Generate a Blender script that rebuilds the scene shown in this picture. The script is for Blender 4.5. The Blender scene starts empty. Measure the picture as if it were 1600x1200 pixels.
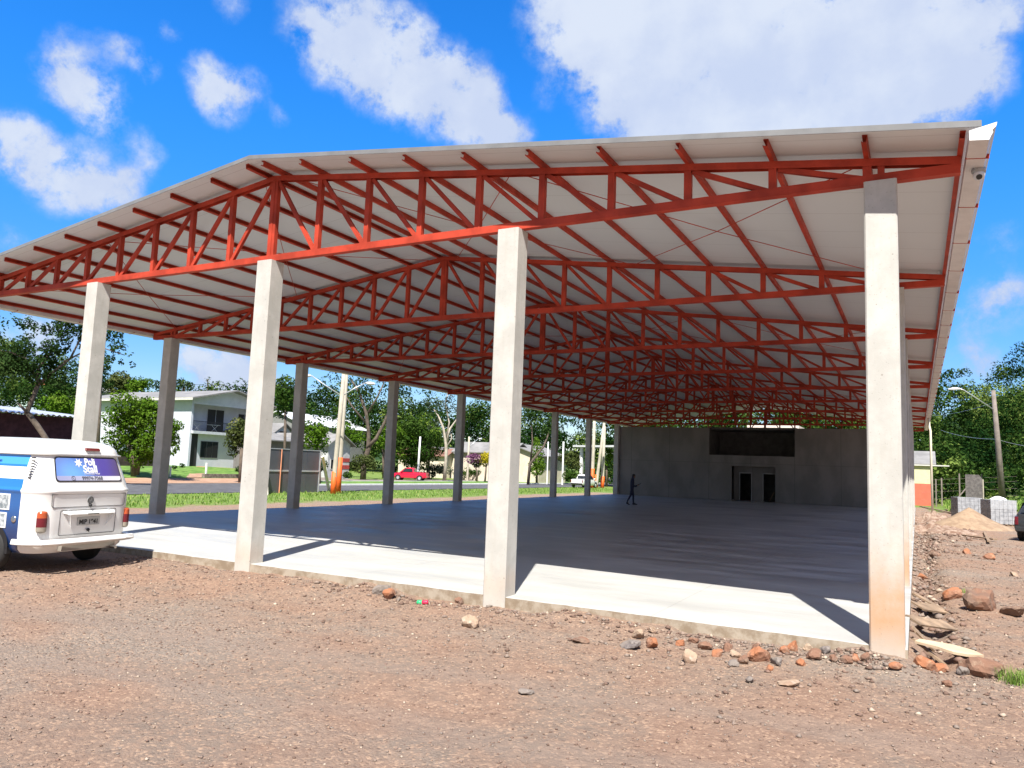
import bpy, math, random
import numpy as np
from mathutils import Vector, Matrix
random.seed(7); rng = np.random.default_rng(7)
S = bpy.context.scene
COL = S.collection
# ------------------------------------------------------------------ camera
F = 1181.367; CAM = np.array([0.52603, -10.12338, 1.94015])
YAW, PITCH, ROLL = -0.4926452, 0.1080852, 0.0377769
fw = np.array([math.sin(YAW)*math.cos(PITCH), math.cos(YAW)*math.cos(PITCH), math.sin(PITCH)])
r0 = np.array([math.cos(YAW), -math.sin(YAW), 0.0]); u0 = np.cross(r0, fw)
rt = math.cos(ROLL)*r0 + math.sin(ROLL)*u0; up = np.cross(rt, fw)
cam = bpy.data.cameras.new('camera'); camo = bpy.data.objects.new('camera', cam); COL.objects.link(camo)
cam.sensor_width = 36; cam.lens = F/1600*36; cam.clip_start = 0.05; cam.clip_end = 3000
camo.matrix_world = Matrix(((rt[0], up[0], -fw[0], CAM[0]), (rt[1], up[1], -fw[1], CAM[1]), (rt[2], up[2], -fw[2], CAM[2]), (0, 0, 0, 1)))
S.camera = camo
def raydir(px, py): return fw + (px-800)/F*rt - (py-600)/F*up
def at3(px, py, dep): return CAM + dep*raydir(px, py)
# ------------------------------------------------------------------ sun, sky, exposure
SUNV = Vector((0.39, -1.0, 1.5)).normalized()      # towards the sun
sl = bpy.data.lights.new('sun', 'SUN'); sl.energy = 4.6; sl.angle = math.radians(0.5); sl.color = (1.0, 0.95, 0.87)
so = bpy.data.objects.new('sun', sl); COL.objects.link(so)
so.rotation_euler = (-SUNV).to_track_quat('-Z', 'Y').to_euler(); so.location = (5, -20, 30)
S.view_settings.view_transform = 'Standard'; S.view_settings.look = 'None'
S.view_settings.exposure = 1.15; S.view_settings.gamma = 1.0
S.cycles.max_bounces = 8; S.cycles.diffuse_bounces = 4; S.cycles.glossy_bounces = 3
S.cycles.transmission_bounces = 3; S.cycles.transparent_max_bounces = 6
S.cycles.sample_clamp_indirect = 6.0

def nn(t, kind, **kw):
    n = t.nodes.new(kind)
    for k, v in kw.items():
        if k.startswith('i_'): n.inputs[k[2:].replace('_', ' ')].default_value = v
        elif k.startswith('n_'): n.inputs[int(k[2:])].default_value = v
        else: setattr(n, k, v)
    return n
def mathn(t, op, a, b=None, clamp=False):
    n = t.nodes.new('ShaderNodeMath'); n.operation = op; n.use_clamp = clamp
    for i, v in enumerate((a, b)):
        if v is None: continue
        if isinstance(v, (int, float)): n.inputs[i].default_value = v
        else: t.links.new(v, n.inputs[i])
    return n.outputs[0]
def mixc(t, fac, a, b, blend='MIX'):
    n = t.nodes.new('ShaderNodeMix'); n.data_type = 'RGBA'; n.blend_type = blend
    for i, v in ((0, fac), (6, a), (7, b)):
        if isinstance(v, (int, float)): n.inputs[i].default_value = v
        elif isinstance(v, tuple): n.inputs[i].default_value = (*v[:3], 1)
        else: t.links.new(v, n.inputs[i])
    return n.outputs[2]
def mrange(t, v, a, b, c=0.0, d=1.0, smooth=True):
    n = t.nodes.new('ShaderNodeMapRange'); n.interpolation_type = 'SMOOTHSTEP' if smooth else 'LINEAR'
    n.inputs[1].default_value = a; n.inputs[2].default_value = b; n.inputs[3].default_value = c; n.inputs[4].default_value = d
    t.links.new(v, n.inputs[0]); return n.outputs[0]

w = bpy.data.worlds.new('World'); S.world = w; w.use_nodes = True; t = w.node_tree; t.nodes.clear()
sky = nn(t, 'ShaderNodeTexSky', sky_type='NISHITA', sun_disc=False, sun_elevation=math.asin(SUNV.z),
         sun_rotation=math.atan2(SUNV.x, SUNV.y), altitude=500, air_density=1.0, dust_density=0.3, ozone_density=3.0)
hs = nn(t, 'ShaderNodeHueSaturation', i_Saturation=1.35, i_Value=1.0); t.links.new(sky.outputs[0], hs.inputs['Color'])
tc = nn(t, 'ShaderNodeTexCoord')
sz = nn(t, 'ShaderNodeSeparateXYZ'); t.links.new(tc.outputs['Generated'], sz.inputs[0])
low = mrange(t, sz.outputs[2], 0.45, 0.02)
skyc = mixc(t, 1.0, hs.outputs[0], mixc(t, low, (0.60, 1.02, 1.30), (0.58, 0.56, 0.62)), 'MULTIPLY')
wn = nn(t, 'ShaderNodeTexNoise', i_Scale=7.0, i_Detail=9.0, i_Roughness=0.62); t.links.new(tc.outputs['Generated'], wn.inputs['Vector'])
wsub = nn(t, 'ShaderNodeVectorMath', operation='SUBTRACT'); t.links.new(wn.outputs['Color'], wsub.inputs[0]); wsub.inputs[1].default_value = (.5, .5, .5)
wsc = nn(t, 'ShaderNodeVectorMath', operation='SCALE'); t.links.new(wsub.outputs[0], wsc.inputs[0]); wsc.inputs['Scale'].default_value = 0.06
wadd = nn(t, 'ShaderNodeVectorMath', operation='ADD'); t.links.new(tc.outputs['Generated'], wadd.inputs[0]); t.links.new(wsc.outputs[0], wadd.inputs[1])
CL = [(900,30,75,.9),(985,40,110,1),(1090,70,130,1),(1200,90,140,1),(1320,80,130,1),(1430,60,90,1),(1490,20,60,.8),(1010,165,75,.9),(1110,185,85,1),(1250,180,90,1),(1370,150,70,1),(1450,150,65,.9),(1510,140,40,.7),
      (505,40,55,.9),(545,80,60,1),(600,110,60,1),(660,130,65,1),(725,150,55,1),(765,160,30,.7),(640,40,30,.45),(590,20,40,.6),
      (325,130,32,.85),(350,158,34,.9),(392,128,26,.6),(430,175,16,.6),(90,122,34,.75),(130,140,34,.8),(100,72,24,.55),(165,85,22,.5),(200,92,22,.55),(230,125,22,.55),(160,165,32,.6),(150,195,26,.5),(262,62,18,.5),
      (5,215,42,.95),(50,240,38,.8),(95,290,40,.9),(150,305,36,.85),(205,303,32,.75),(212,240,30,.65),(130,235,26,.5),(15,380,22,.6),
      (745,212,40,1.1),(790,214,40,1.1),(350,590,55,1),(300,575,35,.8),(385,600,50,.9),(20,560,60,.6),(90,530,50,.7),
      (1560,375,32,.5),(1540,470,42,.6),(1590,460,32,.6),(1530,525,45,.45),(1525,575,28,.7),(360,3,26,.6),(1592,25,22,.5),(1510,55,25,.5),(850,150,22,.45),(940,175,25,.5)]
acc = None
for (cx_, cy_, cr, cw) in CL:
    d_ = raydir(cx_, cy_); d_ = d_/np.linalg.norm(d_)
    dn = nn(t, 'ShaderNodeVectorMath', operation='DISTANCE'); t.links.new(wadd.outputs[0], dn.inputs[0]); dn.inputs[1].default_value = tuple(d_)
    rr = cr/F
    m = mrange(t, dn.outputs['Value'], rr*0.2, rr*1.6, cw, 0.0)
    acc = m if acc is None else mathn(t, 'ADD', acc, m)
# scattered small clouds elsewhere in the sky
n2 = nn(t, 'ShaderNodeTexNoise', i_Scale=17.0, i_Detail=12.0, i_Roughness=0.66); t.links.new(tc.outputs['Generated'], n2.inputs['Vector'])
n3b = nn(t, 'ShaderNodeTexNoise', i_Scale=31.0, i_Detail=10.0, i_Roughness=0.6); t.links.new(wadd.outputs[0], n3b.inputs['Vector'])
n3 = nn(t, 'ShaderNodeTexNoise', i_Scale=8.0, i_Detail=8.0, i_Roughness=0.55); t.links.new(tc.outputs['Generated'], n3.inputs['Vector'])
dens = mathn(t, 'ADD', mathn(t, 'MULTIPLY', mathn(t, 'MINIMUM', acc, 1.25), mathn(t, 'ADD', mathn(t, 'MULTIPLY', mathn(t, 'ADD', mathn(t, 'MULTIPLY', n2.outputs[0], 0.62), mathn(t, 'MULTIPLY', n3b.outputs[0], 0.38)), 4.4), -1.5)), mrange(t, acc, 1.0, 2.3, 0.0, 0.75))
cloud = mrange(t, dens, 0.10, 1.05, 0.0, 0.96)
# unseen grey cloud added behind the camera to make the interior light neutral
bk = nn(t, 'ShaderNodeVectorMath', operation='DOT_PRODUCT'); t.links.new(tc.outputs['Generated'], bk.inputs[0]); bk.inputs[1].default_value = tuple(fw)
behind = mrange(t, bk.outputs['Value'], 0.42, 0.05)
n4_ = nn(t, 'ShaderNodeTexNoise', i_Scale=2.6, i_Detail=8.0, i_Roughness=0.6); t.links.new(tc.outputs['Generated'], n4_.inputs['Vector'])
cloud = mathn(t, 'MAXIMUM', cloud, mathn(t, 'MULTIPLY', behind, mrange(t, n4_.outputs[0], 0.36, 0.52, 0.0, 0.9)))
shade = mrange(t, n3.outputs[0], 0.38, 0.66)
thick = mrange(t, dens, 0.5, 1.3)
cc = mixc(t, shade, (2.15, 2.62, 3.75), (3.05, 3.42, 4.1))
cc = mixc(t, mathn(t, 'MULTIPLY', thick, 0.35), cc, (3.6, 3.8, 4.15))
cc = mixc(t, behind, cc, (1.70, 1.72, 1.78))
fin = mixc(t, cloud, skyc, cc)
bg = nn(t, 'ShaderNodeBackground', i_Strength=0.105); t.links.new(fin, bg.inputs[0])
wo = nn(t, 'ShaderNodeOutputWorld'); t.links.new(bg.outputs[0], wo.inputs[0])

# ------------------------------------------------------------------ noise helper for meshes
_P = rng.random((256, 256))
def vnoise(x, y):
    xi = np.floor(x).astype(int); yi = np.floor(y).astype(int); fx = x-xi; fy = y-yi
    fx = fx*fx*(3-2*fx); fy = fy*fy*(3-2*fy)
    a = _P[xi & 255, yi & 255]; b = _P[(xi+1) & 255, yi & 255]; c = _P[xi & 255, (yi+1) & 255]; d = _P[(xi+1) & 255, (yi+1) & 255]
    return (a*(1-fx)+b*fx)*(1-fy)+(c*(1-fx)+d*fx)*fy - 0.5
def fbm(x, y, o=4):
    s = 0; a = 1.0
    for i in range(o): s = s + a*vnoise(x*2**i+17.3*i, y*2**i+9.1*i); a *= 0.5
    return s
def sst(a, b, v):
    k = np.clip((v-a)/(b-a), 0, 1); return k*k*(3-2*k)

# ------------------------------------------------------------------ materials
MATS = {}
def newmat(name):
    m = bpy.data.materials.new(name); m.use_nodes = True; MATS[name] = m
    t = m.node_tree; return m, t, t.nodes['Principled BSDF']
def paint(name, col, rough=0.5, metal=0.0, var=0.12, scale=3.0, bump=0.0, bscale=40.0, coat=0.0, spec=None):
    """plain coloured surface with soft dirt variation"""
    m, t, b = newmat(name)
    tc = nn(t, 'ShaderNodeTexCoord')
    n = nn(t, 'ShaderNodeTexNoise', i_Scale=scale, i_Detail=6.0, i_Roughness=0.6); t.links.new(tc.outputs['Object'], n.inputs['Vector'])
    dark = tuple(c*(1-var) for c in col); lite = tuple(min(1, c*(1+var)) for c in col)
    c = mixc(t, mrange(t, n.outputs[0], 0.3, 0.7), dark, lite); t.links.new(c, b.inputs['Base Color'])
    b.inputs['Roughness'].default_value = rough; b.inputs['Metallic'].default_value = metal
    if coat: b.inputs['Coat Weight'].default_value = coat; b.inputs['Coat Roughness'].default_value = 0.08
    if spec is not None: b.inputs['Specular IOR Level'].default_value = spec
    if bump:
        n2 = nn(t, 'ShaderNodeTexNoise', i_Scale=bscale, i_Detail=4.0); t.links.new(tc.outputs['Object'], n2.inputs['Vector'])
        bp = nn(t, 'ShaderNodeBump', i_Strength=bump, i_Distance=0.02); t.links.new(n2.outputs[0], bp.inputs['Height']); t.links.new(bp.outputs[0], b.inputs['Normal'])
    return m
red = paint('red_steel', (0.375, 0.046, 0.024), 0.55, 0, 0.26, 2.2, spec=.2)
tyre = paint('tyre', (0.02, 0.02, 0.02), 0.8)
black = paint('black_trim', (0.012, 0.012, 0.014), 0.5)
chrome = paint('chrome', (0.6, 0.6, 0.6), 0.25, 1.0)
glassd = paint('dark_glass', (0.02, 0.025, 0.03), 0.06, 0, 0.1)
white_p = paint('white_paint', (0.78, 0.79, 0.78), 0.22, 0, 0.03, 0.8, coat=0.5)
red_p = paint('red_car_paint', (0.62, 0.015, 0.05), 0.25, 0, 0.04, coat=0.6)
dark_p = paint('dark_car_paint', (0.03, 0.032, 0.035), 0.3, 0, 0.1, coat=0.5)
lampred = paint('lamp_red', (0.13, 0.012, 0.02), 0.2); lampor = paint('lamp_orange', (0.42, 0.085, 0.03), 0.2); lampwh = paint('lamp_clear', (0.30, 0.27, 0.22), 0.2)
wood = paint('wood', (0.25, 0.175, 0.115), 0.8, 0, 0.35, 4, 0.3)
galv = paint('galvanised', (0.55, 0.57, 0.60), 0.4, 0.5, 0.12, 2)
orange_p = paint('orange_paint', (0.85, 0.13, 0.02), 0.6, 0, 0.12, 4)
pole_c = paint('pole_concrete', (0.42, 0.38, 0.31), 0.85, 0, 0.15, 2, 0.2)
pole_old = paint('weathered_pole', (0.20, 0.17, 0.15), 0.9, 0, 0.2, 2, 0.3)
bark = paint('bark', (0.11, 0.085, 0.065), 0.9, 0, 0.3, 3, 0.5, 20)
palebark = paint('pale_bark', (0.42, 0.37, 0.31), 0.9, 0, 0.3, 1.5, 0.3, 20)
pvc = paint('cream_pipe', (0.75, 0.70, 0.55), 0.45, 0, 0.05)

def mat_column():
    m, t, b = newmat('precast_concrete')
    tc = nn(t, 'ShaderNodeTexCoord'); geo = nn(t, 'ShaderNodeNewGeometry')
    n = nn(t, 'ShaderNodeTexNoise', i_Scale=2.2, i_Detail=8.0, i_Roughness=0.65); t.links.new(geo.outputs['Position'], n.inputs['Vector'])
    c = mixc(t, mrange(t, n.outputs[0], 0.35, 0.7), (0.41, 0.405, 0.375), (0.51, 0.50, 0.465))
    mp = nn(t, 'ShaderNodeMapping'); mp.inputs['Scale'].default_value = (7, 7, 0.6); t.links.new(geo.outputs['Position'], mp.inputs[0])
    n2 = nn(t, 'ShaderNodeTexNoise', i_Scale=2.0, i_Detail=5.0); t.links.new(mp.outputs[0], n2.inputs['Vector'])
    c = mixc(t, mathn(t, 'MULTIPLY', mrange(t, n2.outputs[0], 0.52, 0.75), 0.35), c, (0.38, 0.36, 0.31))
    # soil splashed on the foot of each column, highest on the corner column
    sp = nn(t, 'ShaderNodeSeparateXYZ'); t.links.new(geo.outputs['Position'], sp.inputs[0])
    n3 = nn(t, 'ShaderNodeTexNoise', i_Scale=2.6, i_Detail=8.0, i_Roughness=0.7); t.links.new(geo.outputs['Position'], n3.inputs['Vector'])
    corner = mathn(t, 'MULTIPLY', mathn(t, 'GREATER_THAN', sp.outputs[0], -0.5), mathn(t, 'LESS_THAN', sp.outputs[1], 6.6))
    top = mathn(t, 'ADD', mathn(t, 'MULTIPLY', corner, 0.75), 0.42)
    h = mathn(t, 'DIVIDE', sp.outputs[2], top)
    h = mathn(t, 'ADD', h, mathn(t, 'MULTIPLY', mathn(t, 'SUBTRACT', n3.outputs[0], 0.5), 1.3))
    k = mathn(t, 'MULTIPLY', mrange(t, h, 0.15, 1.25, 1.0, 0.0), mathn(t, 'ADD', mathn(t, 'MULTIPLY', corner, 0.48), 0.30))
    k = mathn(t, 'MULTIPLY', k, mathn(t, 'ADD', mathn(t, 'MULTIPLY', n.outputs[0], 1.5), 0.3))
    k = mathn(t, 'MULTIPLY', k, mrange(t, mathn(t, 'ADD', sp.outputs[2], mathn(t, 'MULTIPLY', n3.outputs[0], 0.3)), 0.0, 0.5, 0.35, 1.05))
    c = mixc(t, k, c, (0.46, 0.26, 0.135))
    vo = nn(t, 'ShaderNodeTexVoronoi', i_Scale=5.0); t.links.new(geo.outputs['Position'], vo.inputs['Vector'])
    c = mixc(t, mathn(t, 'MULTIPLY', mathn(t, 'LESS_THAN', vo.outputs['Distance'], 0.055), 0.55), c, (0.16, 0.14, 0.11))
    vo2 = nn(t, 'ShaderNodeTexVoronoi', i_Scale=19.0); t.links.new(geo.outputs['Position'], vo2.inputs['Vector'])
    c = mixc(t, mathn(t, 'MULTIPLY', mathn(t, 'LESS_THAN', vo2.outputs['Distance'], 0.13), 0.35), c, (0.2, 0.18, 0.15))
    t.links.new(c, b.inputs['Base Color']); b.inputs['Roughness'].default_value = 0.75
    n4 = nn(t, 'ShaderNodeTexNoise', i_Scale=60.0, i_Detail=4.0); t.links.new(geo.outputs['Position'], n4.inputs['Vector'])
    bp = nn(t, 'ShaderNodeBump', i_Strength=0.15, i_Distance=0.01); t.links.new(n4.outputs[0], bp.inputs['Height']); t.links.new(bp.outputs[0], b.inputs['Normal'])
    return m
col_m = mat_column()
def mat_slab():
    m, t, b = newmat('polished_concrete_floor')
    geo = nn(t, 'ShaderNodeNewGeometry')
    mp = nn(t, 'ShaderNodeMapping'); mp.inputs['Scale'].default_value = (0.35, 1.3, 1); mp.inputs['Rotation'].default_value = (0, 0, 0.12); t.links.new(geo.outputs['Position'], mp.inputs[0])
    n = nn(t, 'ShaderNodeTexNoise', i_Scale=1.0, i_Detail=9.0, i_Roughness=0.62); t.links.new(mp.outputs[0], n.inputs['Vector'])
    c = mixc(t, mrange(t, n.outputs[0], 0.28, 0.70), (0.25, 0.25, 0.25), (0.50, 0.50, 0.49))
    n2 = nn(t, 'ShaderNodeTexNoise', i_Scale=0.32, i_Detail=4.0); t.links.new(geo.outputs['Position'], n2.inputs['Vector'])
    c = mixc(t, mathn(t, 'MULTIPLY', mrange(t, n2.outputs[0], 0.5, 0.66), 0.5), c, (0.21, 0.21, 0.215))
    mp2 = nn(t, 'ShaderNodeMapping'); mp2.inputs['Scale'].default_value = (0.5, 9, 1); mp2.inputs['Rotation'].default_value = (0, 0, -0.25); t.links.new(geo.outputs['Position'], mp2.inputs[0])
    n5 = nn(t, 'ShaderNodeTexNoise', i_Scale=1.6, i_Detail=6.0, i_Roughness=0.7); t.links.new(mp2.outputs[0], n5.inputs['Vector'])
    c = mixc(t, mathn(t, 'MULTIPLY', mrange(t, n5.outputs[0], 0.45, 0.72), 0.28), c, (0.50, 0.49, 0.47))
    # sunlight painted in: the outer bay gets a paler colour that fades inwards
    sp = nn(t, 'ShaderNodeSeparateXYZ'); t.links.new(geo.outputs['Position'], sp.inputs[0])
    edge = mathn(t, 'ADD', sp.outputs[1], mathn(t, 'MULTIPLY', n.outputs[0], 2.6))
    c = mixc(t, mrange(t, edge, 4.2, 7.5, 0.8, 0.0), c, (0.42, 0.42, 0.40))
    nz = nn(t, 'ShaderNodeSeparateXYZ'); t.links.new(geo.outputs['Normal'], nz.inputs[0])
    n7 = nn(t, 'ShaderNodeTexNoise', i_Scale=4.0, i_Detail=6.0, i_Roughness=0.7); t.links.new(geo.outputs['Position'], n7.inputs['Vector'])
    c = mixc(t, mathn(t, 'LESS_THAN', nz.outputs[2], 0.6), c, mixc(t, mrange(t, n7.outputs[0], .38, .62), (.22, .17, .12), (.34, .29, .23)))
    # saw-cut joints
    for ax, per in ((0, 5.2746), (1, 6.0)):
        q = mathn(t, 'FRACT', mathn(t, 'DIVIDE', mathn(t, 'ADD', sp.outputs[ax], 105.492-2.6 if ax == 0 else 117.3), per))
        c = mixc(t, mathn(t, 'MULTIPLY', mathn(t, 'LESS_THAN', q, 0.006/per), 0.7), c, (0.12, 0.12, 0.12))
    t.links.new(c, b.inputs['Base Color'])
    t.links.new(mrange(t, n.outputs[0], 0.3, 0.7, 0.34, 0.66), b.inputs['Roughness']); b.inputs['Specular IOR Level'].default_value = 0.26
    n4 = nn(t, 'ShaderNodeTexNoise', i_Scale=25.0, i_Detail=5.0); t.links.new(geo.outputs['Position'], n4.inputs['Vector'])
    bp = nn(t, 'ShaderNodeBump', i_Strength=0.05, i_Distance=0.01); t.links.new(n4.outputs[0], bp.inputs['Height']); t.links.new(bp.outputs[0], b.inputs['Normal'])
    return m
slab_m = mat_slab()
def mat_soffit():
    m, t, b = newmat('roof_panel_underside')
    geo = nn(t, 'ShaderNodeNewGeometry'); sp = nn(t, 'ShaderNodeSeparateXYZ'); t.links.new(geo.outputs['Position'], sp.inputs[0])
    n = nn(t, 'ShaderNodeTexNoise', i_Scale=0.9, i_Detail=4.0); t.links.new(geo.outputs['Position'], n.inputs['Vector'])
    c = mixc(t, n.outputs[0], (0.56, 0.59, 0.61), (0.62, 0.645, 0.66))
    q = mathn(t, 'FRACT', mathn(t, 'ADD', sp.outputs[1], 100.3))
    j = mathn(t, 'LESS_THAN', q, 0.012)
    c = mixc(t, mathn(t, 'MULTIPLY', j, 0.55), c, (0.3, 0.3, 0.3))
    q2 = mathn(t, 'FRACT', mathn(t, 'MULTIPLY', mathn(t, 'ADD', sp.outputs[1], 100.3), 5.0))
    bp = nn(t, 'ShaderNodeBump', i_Strength=0.12, i_Distance=0.004); t.links.new(mathn(t, 'PINGPONG', q2, 0.5), bp.inputs['Height']); t.links.new(bp.outputs[0], b.inputs['Normal'])
    t.links.new(c, b.inputs['Base Color']); b.inputs['Roughness'].default_value = 0.55
    return m
soffit_m = mat_soffit()
def mat_wall():
    m, t, b = newmat('precast_wall_concrete')
    geo = nn(t, 'ShaderNodeNewGeometry'); sp = nn(t, 'ShaderNodeSeparateXYZ'); t.links.new(geo.outputs['Position'], sp.inputs[0])
    mp = nn(t, 'ShaderNodeMapping'); mp.inputs['Scale'].default_value = (0.5, 0.5, 0.25); t.links.new(geo.outputs['Position'], mp.inputs[0])
    n = nn(t, 'ShaderNodeTexNoise', i_Scale=1.6, i_Detail=8.0, i_Roughness=0.6); t.links.new(mp.outputs[0], n.inputs['Vector'])
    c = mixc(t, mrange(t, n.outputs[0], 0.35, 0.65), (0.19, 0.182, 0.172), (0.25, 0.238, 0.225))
    for ax, off, per, wd in ((2, 0.0, 2.78, 0.02), (0, 100.3, 3.1, 0.03)):
        q = mathn(t, 'FRACT', mathn(t, 'DIVIDE', mathn(t, 'ADD', sp.outputs[ax], off), per))
        c = mixc(t, mathn(t, 'MULTIPLY', mathn(t, 'LESS_THAN', q, wd/per), 0.6), c, (0.08, 0.08, 0.08))
    t.links.new(c, b.inputs['Base Color']); b.inputs['Roughness'].default_value = 0.85
    return m
wall_m = mat_wall()
def mat_soil():
    m, t, b = newmat('red_soil_and_gravel')
    geo = nn(t, 'ShaderNodeNewGeometry'); pos = geo.outputs['Position']; sp = nn(t, 'ShaderNodeSeparateXYZ'); t.links.new(pos, sp.inputs[0])
    n = nn(t, 'ShaderNodeTexNoise', i_Scale=0.55, i_Detail=8.0, i_Roughness=0.62); t.links.new(pos, n.inputs['Vector'])
    nf = nn(t, 'ShaderNodeTexNoise', i_Scale=9.0, i_Detail=8.0, i_Roughness=0.75); t.links.new(pos, nf.inputs['Vector'])
    c = mixc(t, mrange(t, n.outputs[0], 0.38, 0.62), (0.248, 0.160, 0.116), (0.218, 0.168, 0.134))
    c = mixc(t, mrange(t, nf.outputs[0], 0.42, 0.72), c, (0.32, 0.215, 0.155))
    c = mixc(t, mrange(t, nf.outputs[0], 0.42, 0.28), c, (0.125, 0.075, 0.055))
    # gravel tracks: greyer bands running roughly along x
    mp = nn(t, 'ShaderNodeMapping'); mp.inputs['Scale'].default_value = (0.12, 0.42, 1); mp.inputs['Rotation'].default_value = (0, 0, 0.12); t.links.new(pos, mp.inputs[0])
    ng = nn(t, 'ShaderNodeTexNoise', i_Scale=1.5, i_Detail=3.0); t.links.new(mp.outputs[0], ng.inputs['Vector'])
    vo = nn(t, 'ShaderNodeTexVoronoi', i_Scale=42.0); t.links.new(pos, vo.inputs['Vector'])
    gv = nn(t, 'ShaderNodeSeparateColor'); t.links.new(vo.outputs['Color'], gv.inputs[0])
    grav = mixc(t, gv.outputs[0], (0.13, 0.115, 0.10), (0.36, 0.31, 0.26))
    gk = mathn(t, 'MULTIPLY', mrange(t, ng.outputs[0], 0.48, 0.66), 0.5)
    c = mixc(t, gk, c, grav)
    c = mixc(t, mathn(t, 'MULTIPLY', mathn(t, 'GREATER_THAN', gv.outputs[1], 0.86), 0.55), c, (0.44, 0.30, 0.21))
    # compacted wheel tracks crossing the yard
    for off_ in (3.0, 4.45):
        tr_ = mathn(t, 'ABSOLUTE', mathn(t, 'ADD', mathn(t, 'ADD', sp.outputs[1], mathn(t, 'MULTIPLY', sp.outputs[0], -0.10)), mathn(t, 'ADD', mathn(t, 'MULTIPLY', n.outputs[0], 1.1), off_-.55)))
        c = mixc(t, mrange(t, tr_, 0.10, 0.34, 0.42, 0.0), c, (0.245, 0.19, 0.155))
    # grass creeping over the soil: away from the building and at the right
    n5 = nn(t, 'ShaderNodeTexNoise', i_Scale=0.5, i_Detail=7.0, i_Roughness=0.7); t.links.new(pos, n5.inputs['Vector'])
    n6 = nn(t, 'ShaderNodeTexNoise', i_Scale=6.0, i_Detail=6.0, i_Roughness=0.7); t.links.new(pos, n6.inputs['Vector'])
    gcol = mixc(t, mrange(t, n6.outputs[0], 0.35, 0.65), (0.085, 0.15, 0.028), (0.19, 0.26, 0.065))
    gcol = mixc(t, mrange(t, n5.outputs[0], 0.52, 0.72), gcol, (0.28, 0.27, 0.11))
    wx = mathn(t, 'ADD', sp.outputs[0], mathn(t, 'MULTIPLY', mathn(t, 'SUBTRACT', n5.outputs[0], 0.5), 7.0))
    west = mrange(t, wx, -26.5, -28.0)
    strip = mathn(t, 'MULTIPLY', west, mrange(t, mathn(t, 'ADD', sp.outputs[1], mathn(t, 'MULTIPLY', n5.outputs[0], 4.0)), 2.0, 6.0))
    ny = mathn(t, 'ADD', sp.outputs[1], mathn(t, 'MULTIPLY', mathn(t, 'SUBTRACT', n5.outputs[0], 0.5), 16.0))
    north = mathn(t, 'MULTIPLY', mrange(t, ny, 50.0, 55.0), mrange(t, sp.outputs[0], 1.0, 1.6))
    far = mrange(t, sp.outputs[1], 58.0, 62.0)
    g = mathn(t, 'MAXIMUM', mathn(t, 'MAXIMUM', strip, north), far)
    c = mixc(t, g, c, gcol)
    hill = mrange(t, mathn(t, 'ADD', sp.outputs[2], mathn(t, 'MULTIPLY', n5.outputs[0], 1.5)), 1.9, 3.2)
    c = mixc(t, hill, c, mixc(t, mrange(t, n5.outputs[0], .4, .6), (.015, .035, .01), (.04, .08, .018)))
    t.links.new(c, b.inputs['Base Color']); b.inputs['Roughness'].default_value = 0.95; b.inputs['Specular IOR Level'].default_value = 0.15
    h = mathn(t, 'ADD', mathn(t, 'MULTIPLY', nf.outputs[0], 1.4), mathn(t, 'MULTIPLY', mathn(t, 'SUBTRACT', 1.0, vo.outputs['Distance']), mathn(t, 'ADD', mathn(t, 'MULTIPLY', gk, 0.5), 0.2)))
    bp = nn(t, 'ShaderNodeBump', i_Strength=0.9, i_Distance=0.035); t.links.new(h, bp.inputs['Height']); t.links.new(bp.outputs[0], b.inputs['Normal'])
    return m
soil_m = mat_soil()
def mat_mix2(name, a, bb, scale, rough=0.95, det=8.0, bump=0.3, lo=.38, hi=.62, spec=.3):
    m, t, b = newmat(name)
    geo = nn(t, 'ShaderNodeNewGeometry')
    n = nn(t, 'ShaderNodeTexNoise', i_Scale=scale, i_Detail=det, i_Roughness=0.68); t.links.new(geo.outputs['Position'], n.inputs['Vector'])
    t.links.new(mixc(t, mrange(t, n.outputs[0], lo, hi), a, bb), b.inputs['Base Color']); b.inputs['Roughness'].default_value = rough
    b.inputs['Specular IOR Level'].default_value = spec
    bp = nn(t, 'ShaderNodeBump', i_Strength=bump, i_Distance=0.03); t.links.new(n.outputs[0], bp.inputs['Height']); t.links.new(bp.outputs[0], b.inputs['Normal'])
    return m
asph_m = mat_mix2('asphalt', (0.07, 0.07, 0.075), (0.11, 0.11, 0.115), 2.0)
grass_m = mat_mix2('lawn', (0.07, 0.15, 0.025), (0.15, 0.25, 0.05), 1.3)
dirt_m = mat_mix2('dirt_path', (0.30, 0.17, 0.11), (0.38, 0.25, 0.17), 0.8)
hill_m = mat_mix2('hill_undergrowth', (0.02, 0.045, 0.012), (0.05, 0.10, 0.02), 0.4)
kerb_m = paint('whitewashed_kerb', (0.72, 0.73, 0.70), 0.8, 0, 0.1)
sand_m = mat_mix2('sand', (0.24, 0.165, 0.11), (0.32, 0.23, 0.155), 3.0)
rubble_m = mat_mix2('rubble', (0.17, 0.10, 0.07), (0.32, 0.24, 0.19), 5.0, bump=.8)
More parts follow.
